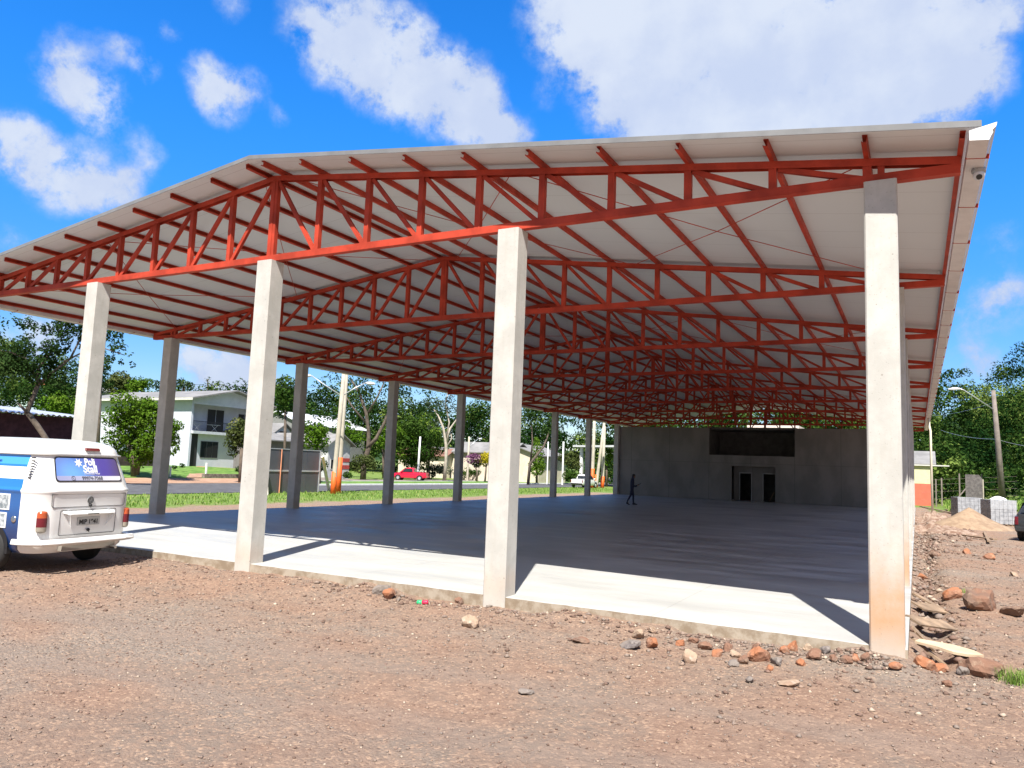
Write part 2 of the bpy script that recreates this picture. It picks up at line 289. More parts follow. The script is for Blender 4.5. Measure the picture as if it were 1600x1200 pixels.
def mat_rock(name, a, b_, c_):
    m, t, b = newmat(name); tc = nn(t, 'ShaderNodeTexCoord')
    n = nn(t, 'ShaderNodeTexNoise', i_Scale=9.0, i_Detail=9.0, i_Roughness=0.7); t.links.new(tc.outputs['Object'], n.inputs['Vector'])
    n2 = nn(t, 'ShaderNodeTexNoise', i_Scale=3.0, i_Detail=3.0); t.links.new(tc.outputs['Object'], n2.inputs['Vector'])
    c = mixc(t, mrange(t, n2.outputs[0], .42, .58), a, b_); c = mixc(t, mrange(t, n.outputs[0], .5, .72), c, c_)
    t.links.new(c, b.inputs['Base Color']); b.inputs['Roughness'].default_value = .9; b.inputs['Specular IOR Level'].default_value = .2
    bp = nn(t, 'ShaderNodeBump', i_Strength=.7, i_Distance=.02); t.links.new(n.outputs[0], bp.inputs['Height']); t.links.new(bp.outputs[0], b.inputs['Normal'])
    return m
rock_or = mat_rock('orange_rock', (0.32, 0.135, 0.07), (0.25, 0.125, 0.08), (0.42, 0.26, 0.17))
rock_br = mat_rock('brown_rock', (0.20, 0.11, 0.075), (0.16, 0.105, 0.08), (0.30, 0.21, 0.15))
rock_gr = mat_rock('grey_rock', (0.20, 0.17, 0.15), (0.14, 0.12, 0.115), (0.32, 0.28, 0.25))
rock_pl = mat_rock('pale_rock', (0.34, 0.25, 0.18), (0.28, 0.19, 0.135), (0.45, 0.38, 0.31))

def mat_leaf(name, a, b_, c_=None, trans=0.25):
    m, t, b = newmat(name); t.nodes.remove(b)
    at_ = nn(t, 'ShaderNodeAttribute', attribute_name='tint')
    c = mixc(t, at_.outputs['Fac'], a, b_)
    if c_: c = mixc(t, mrange(t, at_.outputs['Fac'], 0.8, 1.0), c, c_)
    d = nn(t, 'ShaderNodeBsdfDiffuse'); t.links.new(c, d.inputs[0])
    tr = nn(t, 'ShaderNodeBsdfTranslucent'); t.links.new(mixc(t, 0.5, c, (a[0]*1.5+.03, a[1]*1.6+.03, a[2])), tr.inputs[0])
    mx = nn(t, 'ShaderNodeMixShader'); mx.inputs[0].default_value = trans
    t.links.new(d.outputs[0], mx.inputs[1]); t.links.new(tr.outputs[0], mx.inputs[2]); t.links.new(mx.outputs[0], t.nodes['Material Output'].inputs[0])
    return m
leaf_bright = mat_leaf('bright_leaves', (0.056, 0.120, 0.010), (0.120, 0.208, 0.024), (0.176, 0.256, 0.040))
leaf_mid = mat_leaf('mid_leaves', (0.026, 0.060, 0.011), (0.064, 0.112, 0.022), (0.105, 0.158, 0.038))
leaf_dark = mat_leaf('dark_leaves', (0.018, 0.040, 0.011), (0.040, 0.076, 0.022), (0.072, 0.112, 0.032), .18)
leaf_olive = mat_leaf('olive_leaves', (0.048, 0.068, 0.020), (0.120, 0.144, 0.048), (0.192, 0.192, 0.064))
leaf_grey = mat_leaf('grey_green_leaves', (0.056, 0.072, 0.048), (0.120, 0.144, 0.096), (0.192, 0.208, 0.144))
leaf_forest = mat_leaf('forest_leaves', (0.008, 0.026, 0.007), (0.055, 0.105, 0.02), (0.155, 0.215, 0.05), .2)
leaf_pink = mat_leaf('purple_flowers', (0.140, 0.050, 0.120), (0.300, 0.140, 0.260)); leaf_yel = mat_leaf('yellow_leaves', (0.350, 0.300, 0.020), (0.550, 0.450, 0.040))
grass_b = mat_leaf('grass_blades', (0.10, 0.20, 0.03), (0.26, 0.38, 0.09), (0.40, 0.42, 0.16), .3)

# ------------------------------------------------------------------ mesh builder
class MB:
    def __init__(s): s.v = []; s.f = []; s.m = []
    def add(s, vs, fs, mi=0):
        o = len(s.v); s.v += [tuple(map(float, v)) for v in vs]; s.f += [tuple(i+o for i in f) for f in fs]; s.m += [mi]*len(fs)
    def box(s, x0, x1, y0, y1, z0, z1, mi=0):
        s.add([(x0,y0,z0),(x1,y0,z0),(x1,y1,z0),(x0,y1,z0),(x0,y0,z1),(x1,y0,z1),(x1,y1,z1),(x0,y1,z1)],
              [(3,2,1,0),(4,5,6,7),(0,1,5,4),(1,2,6,5),(2,3,7,6),(3,0,4,7)], mi)
    def hexa(s, P, mi=0):   # 8 points bottom ring, top ring
        s.add(P, [(3,2,1,0),(4,5,6,7),(0,1,5,4),(1,2,6,5),(2,3,7,6),(3,0,4,7)], mi)
    def sweep(s, prof, p, q, side, mi=0, caps=True):
        """profile (a,b) pairs swept p->q; a runs along side, b along side x dir"""
        p = Vector(p); q = Vector(q); d = (q-p).normalized(); a = Vector(side); a = (a-d*a.dot(d)).normalized(); b = d.cross(a)
        n = len(prof); vs = [p+a*x+b*y for x, y in prof]+[q+a*x+b*y for x, y in prof]
        fs = [(i, (i+1) % n, (i+1) % n+n, i+n) for i in range(n)]
        if caps: fs += [tuple(range(n))[::-1], tuple(range(n, 2*n))]
        s.add(vs, fs, mi)
    def beam(s, p, q, wa, wb, side=(0,1,0), mi=0):
        s.sweep([(-wa/2,-wb/2),(wa/2,-wb/2),(wa/2,wb/2),(-wa/2,wb/2)], p, q, side, mi)
    def tube(s, pts, rad, n=8, mi=0, caps=True):
        pts = [Vector(p) for p in pts]; rad = [rad]*len(pts) if isinstance(rad, (int, float)) else rad
        vs = []; ref = Vector((0.31, 0.77, 0.2))
        for i, p in enumerate(pts):
            d = (pts[min(i+1, len(pts)-1)]-pts[max(i-1, 0)]).normalized()
            a = ref.cross(d); a = a.normalized() if a.length > 1e-4 else Vector((1,0,0)); b = d.cross(a)
            vs += [p+(a*math.cos(k*2*math.pi/n)+b*math.sin(k*2*math.pi/n))*rad[i] for k in range(n)]
        fs = [(i*n+k, i*n+(k+1) % n, (i+1)*n+(k+1) % n, (i+1)*n+k) for i in range(len(pts)-1) for k in range(n)]
        if caps: fs += [tuple(range(n))[::-1], tuple(range((len(pts)-1)*n, len(pts)*n))]
        s.add(vs, fs, mi)
    def lathe(s, prof, c, axis=(0,0,1), n=20, mi=0):
        c = Vector(c); ax = Vector(axis).normalized(); a = ax.orthogonal().normalized(); b = ax.cross(a); vs = []
        for r, h in prof: vs += [c+ax*h+(a*math.cos(k*2*math.pi/n)+b*math.sin(k*2*math.pi/n))*r for k in range(n)]
        fs = [(i*n+k, i*n+(k+1) % n, (i+1)*n+(k+1) % n, (i+1)*n+k) for i in range(len(prof)-1) for k in range(n)]
        fs += [tuple(range(n))[::-1], tuple(range((len(prof)-1)*n, len(prof)*n))]
        s.add(vs, fs, mi)
    def build(s, name, mats, parent=None, smooth=False, bevel=0.0):
        me = bpy.data.meshes.new(name); me.from_pydata(s.v, [], s.f)
        mats = mats if isinstance(mats, (list, tuple)) else [mats]
        for m in mats: me.materials.append(m)
        me.polygons.foreach_set('material_index', s.m)
        if smooth: me.polygons.foreach_set('use_smooth', [True]*len(s.f))
        me.update()
        o = bpy.data.objects.new(name, me); COL.objects.link(o)
        if parent: o.parent = parent
        if bevel:
            bv = o.modifiers.new('bevel', 'BEVEL'); bv.width = bevel; bv.segments = 2; bv.limit_method = 'ANGLE'
        return o
def npmesh(name, V, Fc, mat, parent=None, tint=None):
    """V (n,3) array, Fc (m,4) or (m,3) array"""
    me = bpy.data.meshes.new(name); k = Fc.shape[1]
    me.vertices.add(len(V)); me.vertices.foreach_set('co', V.astype(np.float32).ravel())
    me.loops.add(Fc.size); me.loops.foreach_set('vertex_index', Fc.astype(np.int32).ravel())
    me.polygons.add(len(Fc)); me.polygons.foreach_set('loop_start', np.arange(0, Fc.size, k, dtype=np.int32)); me.polygons.foreach_set('loop_total', np.full(len(Fc), k, dtype=np.int32))
    me.materials.append(mat)
    if tint is not None:
        a = me.attributes.new('tint', 'FLOAT', 'FACE'); a.data.foreach_set('value', tint.astype(np.float32))
    me.update(calc_edges=True)
    o = bpy.data.objects.new(name, me); COL.objects.link(o)
    if parent: o.parent = parent
    return o
def empty(name, loc=(0,0,0), rz=0.0, label=None, cat=None, group=None):
    o = bpy.data.objects.new(name, None); COL.objects.link(o); o.location = tuple(map(float, loc)); o.rotation_euler = (0, 0, rz); o.empty_display_size = .2
    return tag(o, label, cat, group)
def tag(o, label=None, cat=None, group=None, kind=None):
    if label: o['label'] = label
    if cat: o['category'] = cat
    if group: o['group'] = group
    if kind: o['kind'] = kind
    return o
def dup(o, loc=None, rz=None, label=None, parent=None):
    c = o.copy(); COL.objects.link(c)
    if parent is not None: c.parent = parent
    for ch in [x for x in o.children]: dup(ch, parent=c)
    if loc is not None: c.location = tuple(map(float, loc))
    if rz is not None: c.rotation_euler = (0, 0, rz)
    if label: c['label'] = label
    return c
FONTTXT = {}
def text_mesh(name, body, size, mat, parent, mtx, extrude=0.001, bold=0.0, sx=1.0):
    cu = bpy.data.curves.new('t', 'FONT'); cu.body = body; cu.size = size; cu.align_x = 'CENTER'; cu.align_y = 'CENTER'; cu.extrude = extrude; cu.offset = bold
    to = bpy.data.objects.new('t', cu); COL.objects.link(to)
    me = bpy.data.meshes.new_from_object(to.evaluated_get(bpy.context.evaluated_depsgraph_get()))
    bpy.data.objects.remove(to); bpy.data.curves.remove(cu)
    me.transform(mtx @ Matrix.Diagonal((sx, 1, 1, 1))); me.materials.clear(); me.materials.append(mat)
    o = bpy.data.objects.new(name, me); COL.objects.link(o); o.parent = parent
    return o

# ------------------------------------------------------------------ ground
def gh(x, y):
    x = np.asarray(x, float); y = np.asarray(y, float)
    z = -0.15 - 0.05*sst(-1, -6, y) - 0.15*sst(-22, -26, x) - 0.05*sst(-2.0, -9.0, x)*sst(-30, -12, x)
    z = z - 0.16*np.exp(-((x-0.72)/0.22)**2)*sst(-0.2, 0.6, y)*sst(54, 46, y)              # trench beside the slab
    z = z + 0.62*sst(36, 66, y)*sst(1.5, 4, x)                                             # rise towards the wood
    d = np.hypot(x+10, y)                                                                  # far ground climbs to the hills
    west = sst(-49.5, -64, x)*sst(62, 44, y)*1.0
    z = z + west
    hillw = sst(-80, -200, x)*7 + sst(115, 260, y)*6
    hillr = sst(76, 185, y + 0.10*(x))*20*sst(-12, 14, x)
    z = z + np.maximum(hillw, hillr)
    under = (x > -21.6) & (x < 0.9) & (y > -0.05) & (y < 55.5)
    inside = (x > -21.0) & (x < 0.3) & (y > 0.15) & (y < 54.4)
    z = np.where(inside, -0.35, z)
    road = sst(-34.5, -35.6, x)*sst(-50.5, -49.5, x)*sst(150, 120, y)
    amp = 0.035*sst(120, 15, d)*(1-road)
    z = z + amp*fbm(x*0.9, y*0.9, 3)
    z = z + 0.16*sst(-1.1, -0.15, y)*(y < 0.3)*sst(-22, -20, x)*sst(0.6, 0.3, x)*np.clip(fbm(x*1.1+3, y*0.9, 4)+0.28, 0, .75)*sst(-10.6, -8, x)
    z = z + 0.075*sst(-1.6, -0.2, y)*(y < 0.3)*sst(-5.6, -7.0, x)*sst(-14, -11, x)*(1+1.2*fbm(x*1.7, y+5, 3))
    van_k = sst(-10.6, -12.0, x)*sst(-19, -17.5, x)*sst(-5.2, -3.4, y)*sst(0.3, -0.2, y); z = z*(1-van_k) + van_k*np.minimum(-0.10, -0.10+0*z)
    near = sst(16, 9, np.hypot(x+4, y+4))
    z = z + near*(0.020*fbm(x*3.1, y*3.1, 4) + 0.012*fbm(x*14, y*14, 2)) + sst(26, 14, np.hypot(x-2.5, y-10))*sst(0.4, 1.0, x)*0.06*fbm(x*2, y*2, 4)
    return z
def gz(x, y): return float(gh(x, y))
def grad(a, b, fa, fb, fine, ratio=1.09):
    mid = list(np.arange(fa, fb, fine)); L = []; s = fine; p = fa
    while p > a: s *= ratio; p -= s; L.append(p)
    R = []; s = fine; p = mid[-1]
    while p < b: s *= ratio; p += s; R.append(p)
    return np.array(L[::-1]+mid+R)
gx = grad(-520, 520, -15.0, 4.2, 0.065, 1.035); gy = grad(-160, 620, -7.2, 2.5, 0.06, 1.03)
GX, GY = np.meshgrid(gx, gy); GZ = gh(GX, GY); V = np.stack([GX.ravel(), GY.ravel(), GZ.ravel()], 1)
nx, ny = len(gx), len(gy); idx = np.arange(nx*ny).reshape(ny, nx)
FQ = np.stack([idx[:-1, :-1].ravel(), idx[:-1, 1:].ravel(), idx[1:, 1:].ravel(), idx[1:, :-1].ravel()], 1)
ground = npmesh('ground', V, FQ, soil_m); ground.data.polygons.foreach_set('use_smooth', [True]*len(FQ)); tag(ground, kind='structure')
print('ground verts', len(V))
def sheet(name, poly_fn, xs, ys, dz, mat):
    X, Y = np.meshgrid(xs, ys); Z = gh(X, Y)+dz; V = np.stack([X.ravel(), Y.ravel(), Z.ravel()], 1)
    idx = np.arange(X.size).reshape(X.shape)
    Q = np.stack([idx[:-1, :-1].ravel(), idx[:-1, 1:].ravel(), idx[1:, 1:].ravel(), idx[1:, :-1].ravel()], 1)
    return tag(npmesh(name, V, Q, mat), kind='structure')
sheet('road', None, np.linspace(-43.2, -35.8, 8), np.linspace(-60, 200, 160), 0.03, asph_m)
sheet('parking_apron', None, np.linspace(-48.2, -43.19, 5), np.linspace(-40, 38, 60), 0.026, asph_m)
sheet('second_road', None, np.linspace(-56.5, -51, 5), np.linspace(46, 190, 90), 0.03, mat_mix2('worn_asphalt', (0.17, 0.14, 0.12), (0.24, 0.20, 0.16), .5))
sheet('dirt_sidewalk', None, np.linspace(-53.5, -48.2, 6), np.linspace(-40, 40, 60), 0.035, dirt_m)
sheet('verge', None, np.linspace(-50.9, -43.45, 8), np.linspace(39, 190, 90), 0.06, grass_m)
sheet('lawn', None, np.linspace(-90, -53.6, 30), np.linspace(-10, 44, 40), 0.03, grass_m)
mk = MB()
mk.box(-43.45, -43.2, 38.2, 190, -0.6, -0.14); mk.box(-43.6, -43.2, 38.0, 38.2, -0.6, -0.14)
tag(mk.build('kerb', kerb_m, bevel=.02), 'long whitewashed kerb on the far side of the street', 'kerb')
mk = MB(); mk.box(-50.95, -50.8, 44, 190, -0.6, -0.18)
tag(mk.build('kerb', kerb_m), 'thin pale kerb beyond the grass verge by the red pickup', 'kerb')

# ------------------------------------------------------------------ pavilion
XR = -10.36; PIT = 1.155; SL = 0.131; ZR = 7.32; YT = 0.175
def ztop(x): return ZR-SL*abs(x-XR)
pav = empty('pavilion', (0, 0, 0), 0, 'large open sided pavilion with red steel roof trusses on white concrete columns', 'pavilion')
CA, CB, CH = 0.374, 0.35, 5.66; SP = 5.2746
def column_mb(x, y, z0):
    c = 0.018; m = MB()
    pr = [(x+c, y), (x+CA-c, y), (x+CA, y+c), (x+CA, y+CB-c), (x+CA-c, y+CB), (x+c, y+CB), (x, y+CB-c), (x, y+c)]
    n = 8; vs = [(a, b, z0) for a, b in pr]+[(a, b, CH) for a, b in pr]
    m.add(vs, [(i, (i+1) % n, (i+1) % n+n, i+n) for i in range(n)]+[tuple(range(n, 2*n))]); return m
for k in range(5): column_mb(-k*SP, 0, -0.6).build('column', col_m, pav)
for n in range(1, 10):
    for x in (-4*SP, 0): column_mb(x, 6.0*n, -0.6).build('column', col_m, pav)
# floor slab, rough front lip
sm = MB(); n = 220; xs = np.linspace(-21.15, 0.40, n); e = 0.045+0.03*fbm(xs*2.2, xs*0+3.3, 4)+0.0; zz = -0.004-0.010*np.abs(fbm(xs*5, xs*0+8, 2))
vs = []
for i in range(n):
    vs += [(xs[i], 54.5, 0.0), (xs[i], e[i]+0.03, 0.0), (xs[i], e[i], zz[i]), (xs[i], e[i]-0.012, -0.2+0.0), (xs[i], e[i], -0.5)]
fs = []
for i in range(n-1):
    for j in range(4): fs.append((i*5+j, (i+1)*5+j, (i+1)*5+j+1, i*5+j+1))
fs = [tuple(reversed(f)) for f in fs]
sm.add(vs, fs)
sm.add([(0.40, 0.05, 0), (0.40, 54.5, 0), (0.40, 54.5, -.5), (0.40, 0.05, -.5)], [(0, 3, 2, 1)]); sm.add([(-21.15, 0.05, 0), (-21.15, 54.5, 0), (-21.15, 54.5, -.5), (-21.15, 0.05, -.5)], [(0, 1, 2, 3)])
sm.build('floor_slab', slab_m, pav)
# trusses
def chan(w_, h_, tk):   # channel open towards -b ; a = width direction
    return [(-w_/2, -h_/2), (-w_/2, h_/2), (w_/2, h_/2), (w_/2, -h_/2), (w_/2-tk, -h_/2), (w_/2-tk, h_/2-tk), (-w_/2+tk, h_/2-tk), (-w_/2+tk, -h_/2)]
ZB = 5.725; TIP = 11.42
nodes = [s*k*PIT for s in (-1, 1) for k in range(1, 10)]
def truss_parts(detail):
    out = []
    tcm = MB()
    for s in (-1, 1):
        prof = chan(0.11, 0.10, 0.007)
        p, q = (XR, YT, ZR), (XR+s*TIP, YT, ztop(XR+TIP))
        if s > 0: tcm.sweep(prof, p, q, (0, 1, 0))
        else: tcm.sweep(prof, q, p, (0, 1, 0))
    out.append(('top_chord', tcm))
    b = MB(); b.sweep([(a, -c) for a, c in chan(0.12, 0.12, 0.007)][::-1], (XR-TIP, YT, ZB), (XR+TIP, YT, ZB), (0, 1, 0)); out.append(('bottom_chord', b))
    posts = []; diags = []
    m = MB(); m.box(XR-.085, XR+.085, YT-.045, YT+.045, ZB-.05, ZR-.02); m.box(XR-.02, XR+.02, YT-.055, YT-.045, ZB+.062, ZR-.06); posts.append(m)
    for dx in nodes:
        m = MB(); x = XR+dx; zt = ztop(x)-.02; m.box(x-.052, x+.052, YT-.042, YT+.042, ZB-.05, zt); m.box(x+.03, x+.052, YT-.05, YT-.042, ZB+.062, zt-.03); posts.append(m)
    for s in (-1, 1):
        x = XR+s*(9*PIT+.16); m = MB(); m.box(x-.04, x+.04, YT-.042, YT+.042, ZB-.05, ztop(x)-.02); posts.append(m)
        for k in range(9):
            m = MB(); x0 = XR+s*(k*PIT+.07); x1 = XR+s*((k+1)*PIT-.06)
            z0 = ztop(x0)-.05; m.beam((x0, YT+.004, z0), (x1, YT+.004, ZB+.035), 0.062, 0.072, (0, 1, 0)); diags.append(m)
    if detail: out += [('post', m) for m in posts]+[('diagonal', m) for m in diags]
    else:
        wv = MB()
        for m in posts+diags: wv.add(m.v, m.f)
        out.append(('web', wv))
    return out
cache = {d: [(nm, mb.build(nm, red)) for nm, mb in truss_parts(d)] for d in (True, False)}
for n in range(10):
    tr = empty('truss', (0, 6.0*n, 0)); tr.parent = pav
    src = cache[n < 4]
    for nm, o in src:
        c = o if n in (0, 4) else o.copy()
        if c is not o: COL.objects.link(c)
        c.parent = tr
        if nm == 'web': c['kind'] = 'stuff'
# purlins: C sections, open ends show at the gable
YF = -0.40; YE = 54.45
def purlin_mb(x, s):
    m = MB(); h = .095; wd = .06; tk = .006; lip = .018
    prof = [(-wd/2, -h/2), (-wd/2, h/2), (wd/2, h/2), (wd/2, h/2-lip), (wd/2-tk, h/2-lip), (wd/2-tk, h/2-tk), (-wd/2+tk, h/2-tk), (-wd/2+tk, -h/2+tk), (wd/2-tk, -h/2+tk), (wd/2-tk, -h/2+lip), (wd/2, -h/2+lip), (wd/2, -h/2)]
    prof = [(a*s, b) for a, b in prof]
    if s > 0: prof = prof[::-1]
    z = ztop(x)+.05+.048
    m.sweep([(a, -b) for a, b in prof], (x, YF, z), (x, YE, z), (1, 0, -SL*(1 if x > XR else -1))); return m
for s in (-1, 1):
    for dx in [.2]+[k*PIT for k in range(1, 10)]+[TIP]:
        purlin_mb(XR+s*dx, -s).build('purlin', red, pav)
# roof sheets
roof_top = paint('roof_sheet_white', (0.62, 0.63, 0.64), .45, 0, .06)
Y0, Y1 = -0.53, 54.6; XE = 11.60
for s in (-1, 1):
    rm = MB(); u_ = .149; o_ = .19
    xa, xb = XR, XR+s*XE; za, zb_ = ZR, ZR-SL*XE
    P = [(xa, Y0, za+u_), (xb, Y0, zb_+u_), (xb, Y1, zb_+u_), (xa, Y1, za+u_), (xa, Y0, za+o_), (xb, Y0, zb_+o_), (xb, Y1, zb_+o_), (xa, Y1, za+o_)]
    fcs = [(3,2,1,0), (4,5,6,7), (0,1,5,4), (1,2,6,5), (2,3,7,6), (3,0,4,7)]
    if s < 0: fcs = [tuple(reversed(f)) for f in fcs]
    for i, f in enumerate(fcs): rm.add([P[j] for j in f], [(0,1,2,3)], 0 if i == 0 else 1)
    rm.build('roof_panel', [soffit_m, roof_top], pav)
    fm = MB(); g = .012
    P = [(xa, Y0-g, za+u_-.022), (xb, Y0-g, zb_+u_-.022), (xb, Y0-.001, zb_+u_-.022), (xa, Y0-.001, za+u_-.022), (xa, Y0-g, za+o_+.012), (xb, Y0-g, zb_+o_+.012), (xb, Y0-.001, zb_+o_+.012), (xa, Y0-.001, za+o_+.012)]
    if s < 0: P = [P[j] for j in (1, 0, 3, 2, 5, 4, 7, 6)]
    fm.hexa(P); fm.build('edge_flashing', paint('flashing%d' % (s+1), (.17, .175, .18), .5, .0, .12), pav)
    # gutter
    prof = [(1.115, 5.775), (1.305, 5.752), (1.325, 5.80), (1.345, 5.835), (1.335, 5.86), (1.375, 5.90), (1.385, 5.945), (1.372, 5.945), (1.30, 5.80), (1.125, 5.80), (1.125, 5.89), (1.115, 5.89)]
    if s < 0: prof = [(2*XR-a, b) for a, b in prof]
    gm = MB(); n = len(prof); gy0, gy1 = -0.56, 54.6
    vs = [(a, gy0, b) for a, b in prof]+[(a, gy1, b) for a, b in prof]
    fs = [(i, (i+1) % n, (i+1) % n+n, i+n) for i in range(n)]
    gm.add(vs, fs)
    gut = gm.build('gutter', paint('gutter_metal%d' % (s+1), (.60, .57, .56), .45, 0, .08), pav)
    cm = MB(); pc = [(a, b) for a, b in prof[:7]]+[prof[11]]; cm.add([(a, gy0-.003, b) for a, b in pc]+[(a, gy0-.001, b) for a, b in pc], [tuple(range(8))[::1], tuple(range(8, 16))[::-1]]); cm.build('end_cap', white_p, gut)
    bm_ = MB()
    y = -0.02
    while y < 54:
        a0, a1 = (1.105, 1.345) if s > 0 else (2*XR-1.345, 2*XR-1.105)
        bm_.hexa([(a0, y, 5.773 if s > 0 else 5.745), (a1, y, 5.745 if s > 0 else 5.773), (a1, y+.022, 5.745 if s > 0 else 5.773), (a0, y+.022, 5.773 if s > 0 else 5.745)] + [(a0, y, 5.785), (a1, y, 5.80), (a1, y+.022, 5.80), (a0, y+.022, 5.785)])
        y += 1.82
    bm_.build('bracket', red, gut)
# bracing rods in the first and third bays
for yb in (0.2, 12.2, 30.2):
    for s in (-1, 1):
        for (ka, kb) in ((0.3, 4.5), (4.5, 9.0)):
            for flip in (0, 1):
                xa, xb = XR+s*ka*PIT, XR+s*kb*PIT
                if flip: xa, xb = xb, xa
                m = MB(); m.tube([(xa, yb, ztop(xa)+.03), ((xa+xb)/2, yb+3, ztop((xa+xb)/2)-.03), (xb, yb+6, ztop(xb)+.03)], .008, 5); m.build('brace_rod', red, pav)
# downpipe
dm = MB(); dm.tube([(1.22, 42.0, 5.78), (1.24, 42.0, 5.3), (1.30, 42.0, 5.0), (1.32, 42.0, -.4)], .07, 10); dm.build('downpipe', pvc, pav, smooth=True)
# end wall
WY = 48.3; wm = MB()
def wallbox(x0, x1, z0, z1): wm.box(x0, x1, WY, WY+.18, z0, z1)
RX0, RX1, RZ0, RZ1 = -13.48, -7.27, 3.38, 5.30; DX0, DX1, DZ = -11.78, -8.63, 2.58
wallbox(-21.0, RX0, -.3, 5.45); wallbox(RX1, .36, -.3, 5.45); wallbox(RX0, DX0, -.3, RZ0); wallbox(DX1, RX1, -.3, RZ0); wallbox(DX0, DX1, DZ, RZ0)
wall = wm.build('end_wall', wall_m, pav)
# rooms behind the openings: a deep loft opening and a door lobby
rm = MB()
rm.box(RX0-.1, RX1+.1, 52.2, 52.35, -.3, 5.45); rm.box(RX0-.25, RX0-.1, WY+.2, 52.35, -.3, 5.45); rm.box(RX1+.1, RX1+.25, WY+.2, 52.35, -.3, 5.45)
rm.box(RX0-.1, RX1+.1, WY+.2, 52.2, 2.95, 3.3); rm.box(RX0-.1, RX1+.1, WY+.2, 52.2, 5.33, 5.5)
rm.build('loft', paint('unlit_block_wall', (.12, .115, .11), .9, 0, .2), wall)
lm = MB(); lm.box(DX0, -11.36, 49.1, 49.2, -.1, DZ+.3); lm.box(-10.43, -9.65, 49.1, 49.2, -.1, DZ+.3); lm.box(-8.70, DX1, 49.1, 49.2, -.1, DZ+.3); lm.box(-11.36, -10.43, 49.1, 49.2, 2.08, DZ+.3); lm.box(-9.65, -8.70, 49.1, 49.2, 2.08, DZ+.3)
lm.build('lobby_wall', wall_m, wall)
for i, (a, b_) in enumerate(((-11.36, -10.43), (-9.65, -8.70))):
    m = MB(); m.box(a, a+.05, 49.02, 49.1, 0, 2.06); m.box(b_-.05, b_, 49.02, 49.1, 0, 2.06); m.box(a, b_, 49.02, 49.1, 2.06, 2.13)
    m.build('door_frame', paint('door_frame%d' % i, (.38, .38, .38), .4), wall)
m = MB(); m.beam((-9.15, 49.0, .1), (-8.82, 49.0, .75), .03, .06); m.build('plank', wood, wall)

# ------------------------------------------------------------------ van
def mat_vanbody():
    m, t, b = newmat('van_paint_and_wrap')
    tc = nn(t, 'ShaderNodeTexCoord'); sp = nn(t, 'ShaderNodeSeparateXYZ'); t.links.new(tc.outputs['Object'], sp.inputs[0])
    x, y, z = sp.outputs
    n = nn(t, 'ShaderNodeTexNoise', i_Scale=1.2, i_Detail=5.0); t.links.new(tc.outputs['Object'], n.inputs['Vector'])
    c = mixc(t, n.outputs[0], (0.70, 0.705, 0.69), (0.80, 0.80, 0.79))
    dirt = mathn(t, 'MULTIPLY', mrange(t, z, 0.28, 0.75, 1, 0), mrange(t, n.outputs[0], .35, .7)); c = mixc(t, mathn(t, 'MULTIPLY', dirt, .5), c, (.42, .33, .26))
    side = mathn(t, 'MULTIPLY', mathn(t, 'LESS_THAN', x, -.6), mathn(t, 'GREATER_THAN', y, mathn(t, 'ADD', .40, 0)))
    side = mathn(t, 'MULTIPLY', side, mathn(t, 'LESS_THAN', z, 1.765)); 
    wr = mixc(t, mathn(t, 'GREATER_THAN', z, 1.235), mixc(t, mrange(t, z, .5, 1.2), (.010, .03, .11), (.02, .11, .34)), (.02, .16, .62))
    wr = mixc(t, mathn(t, 'MULTIPLY', mathn(t, 'GREATER_THAN', z, 1.40), mathn(t, 'LESS_THAN', z, 1.585)), wr, (.74, .76, .76))
    wr = mixc(t, mathn(t, 'GREATER_THAN', z, 1.62), wr, (.06, .30, .78))
    c = mixc(t, side, c, wr)
    t.links.new(c, b.inputs['Base Color']); b.inputs['Roughness'].default_value = .25; b.inputs['Coat Weight'].default_value = .4; b.inputs['Coat Roughness'].default_value = .06
    return m
van = empty('van', (-12.1, -1.86, -0.10), math.radians(97), 'white van with blue side wrap and lettered rear window, parked beside the pavilion', 'van'); van.scale = (1.09, 1.09, 1.09)
LV = [(.30,.78,.10,4.40,.26),(.36,.83,.05,4.45,.28),(.55,.855,.01,4.5,.30),(.80,.86,0,4.5,.30),(1.0,.86,0,4.5,.30),(1.17,.86,0,4.49,.30),(1.195,.868,-.008,4.49,.30),(1.215,.878,-.018,4.49,.31),(1.24,.878,-.018,4.48,.31),(1.26,.862,-.004,4.46,.30),(1.285,.855,.012,4.44,.30),
      (1.36,.848,.035,4.41,.30),(1.55,.82,.11,4.32,.31),(1.74,.79,.185,4.2,.32),(1.772,.786,.196,4.17,.32),(1.778,.825,.160,4.2,.33),(1.80,.828,.158,4.2,.33),(1.808,.79,.195,4.17,.33),(1.85,.782,.205,4.15,.33),(1.91,.758,.235,4.1,.34),(1.96,.715,.30,4.0,.36),(1.995,.65,.40,3.8,.36),(2.02,.54,.58,3.5,.34),(2.035,.38,.85,3.1,.28),(2.04,.15,1.2,2.6,.12)]
NS = 10; vb = MB(); ring = None; vs = []
for (z, W, yr, yf, rc) in LV:
    pts = []
    for (cx_, cy_, a0) in ((W-rc, yr+rc, -90), (W-rc, yf-rc, 0), (-W+rc, yf-rc, 90), (-W+rc, yr+rc, 180)):
        for i in range(NS+1):
            a = math.radians(a0+90*i/NS); pts.append((cx_+rc*math.cos(a), cy_+rc*math.sin(a), z))
    vs += pts
M_ = 4*(NS+1)
fs = [(i*M_+k, i*M_+(k+1) % M_, (i+1)*M_+(k+1) % M_, (i+1)*M_+k) for i in range(len(LV)-1) for k in range(M_)]
fs += [tuple(range(M_))[::-1], tuple(range((len(LV)-1)*M_, len(LV)*M_))]
vb.add(vs, fs); body = vb.build('body', mat_vanbody(), van, smooth=True)
es = body.modifiers.new('es', 'EDGE_SPLIT'); es.split_angle = math.radians(42)
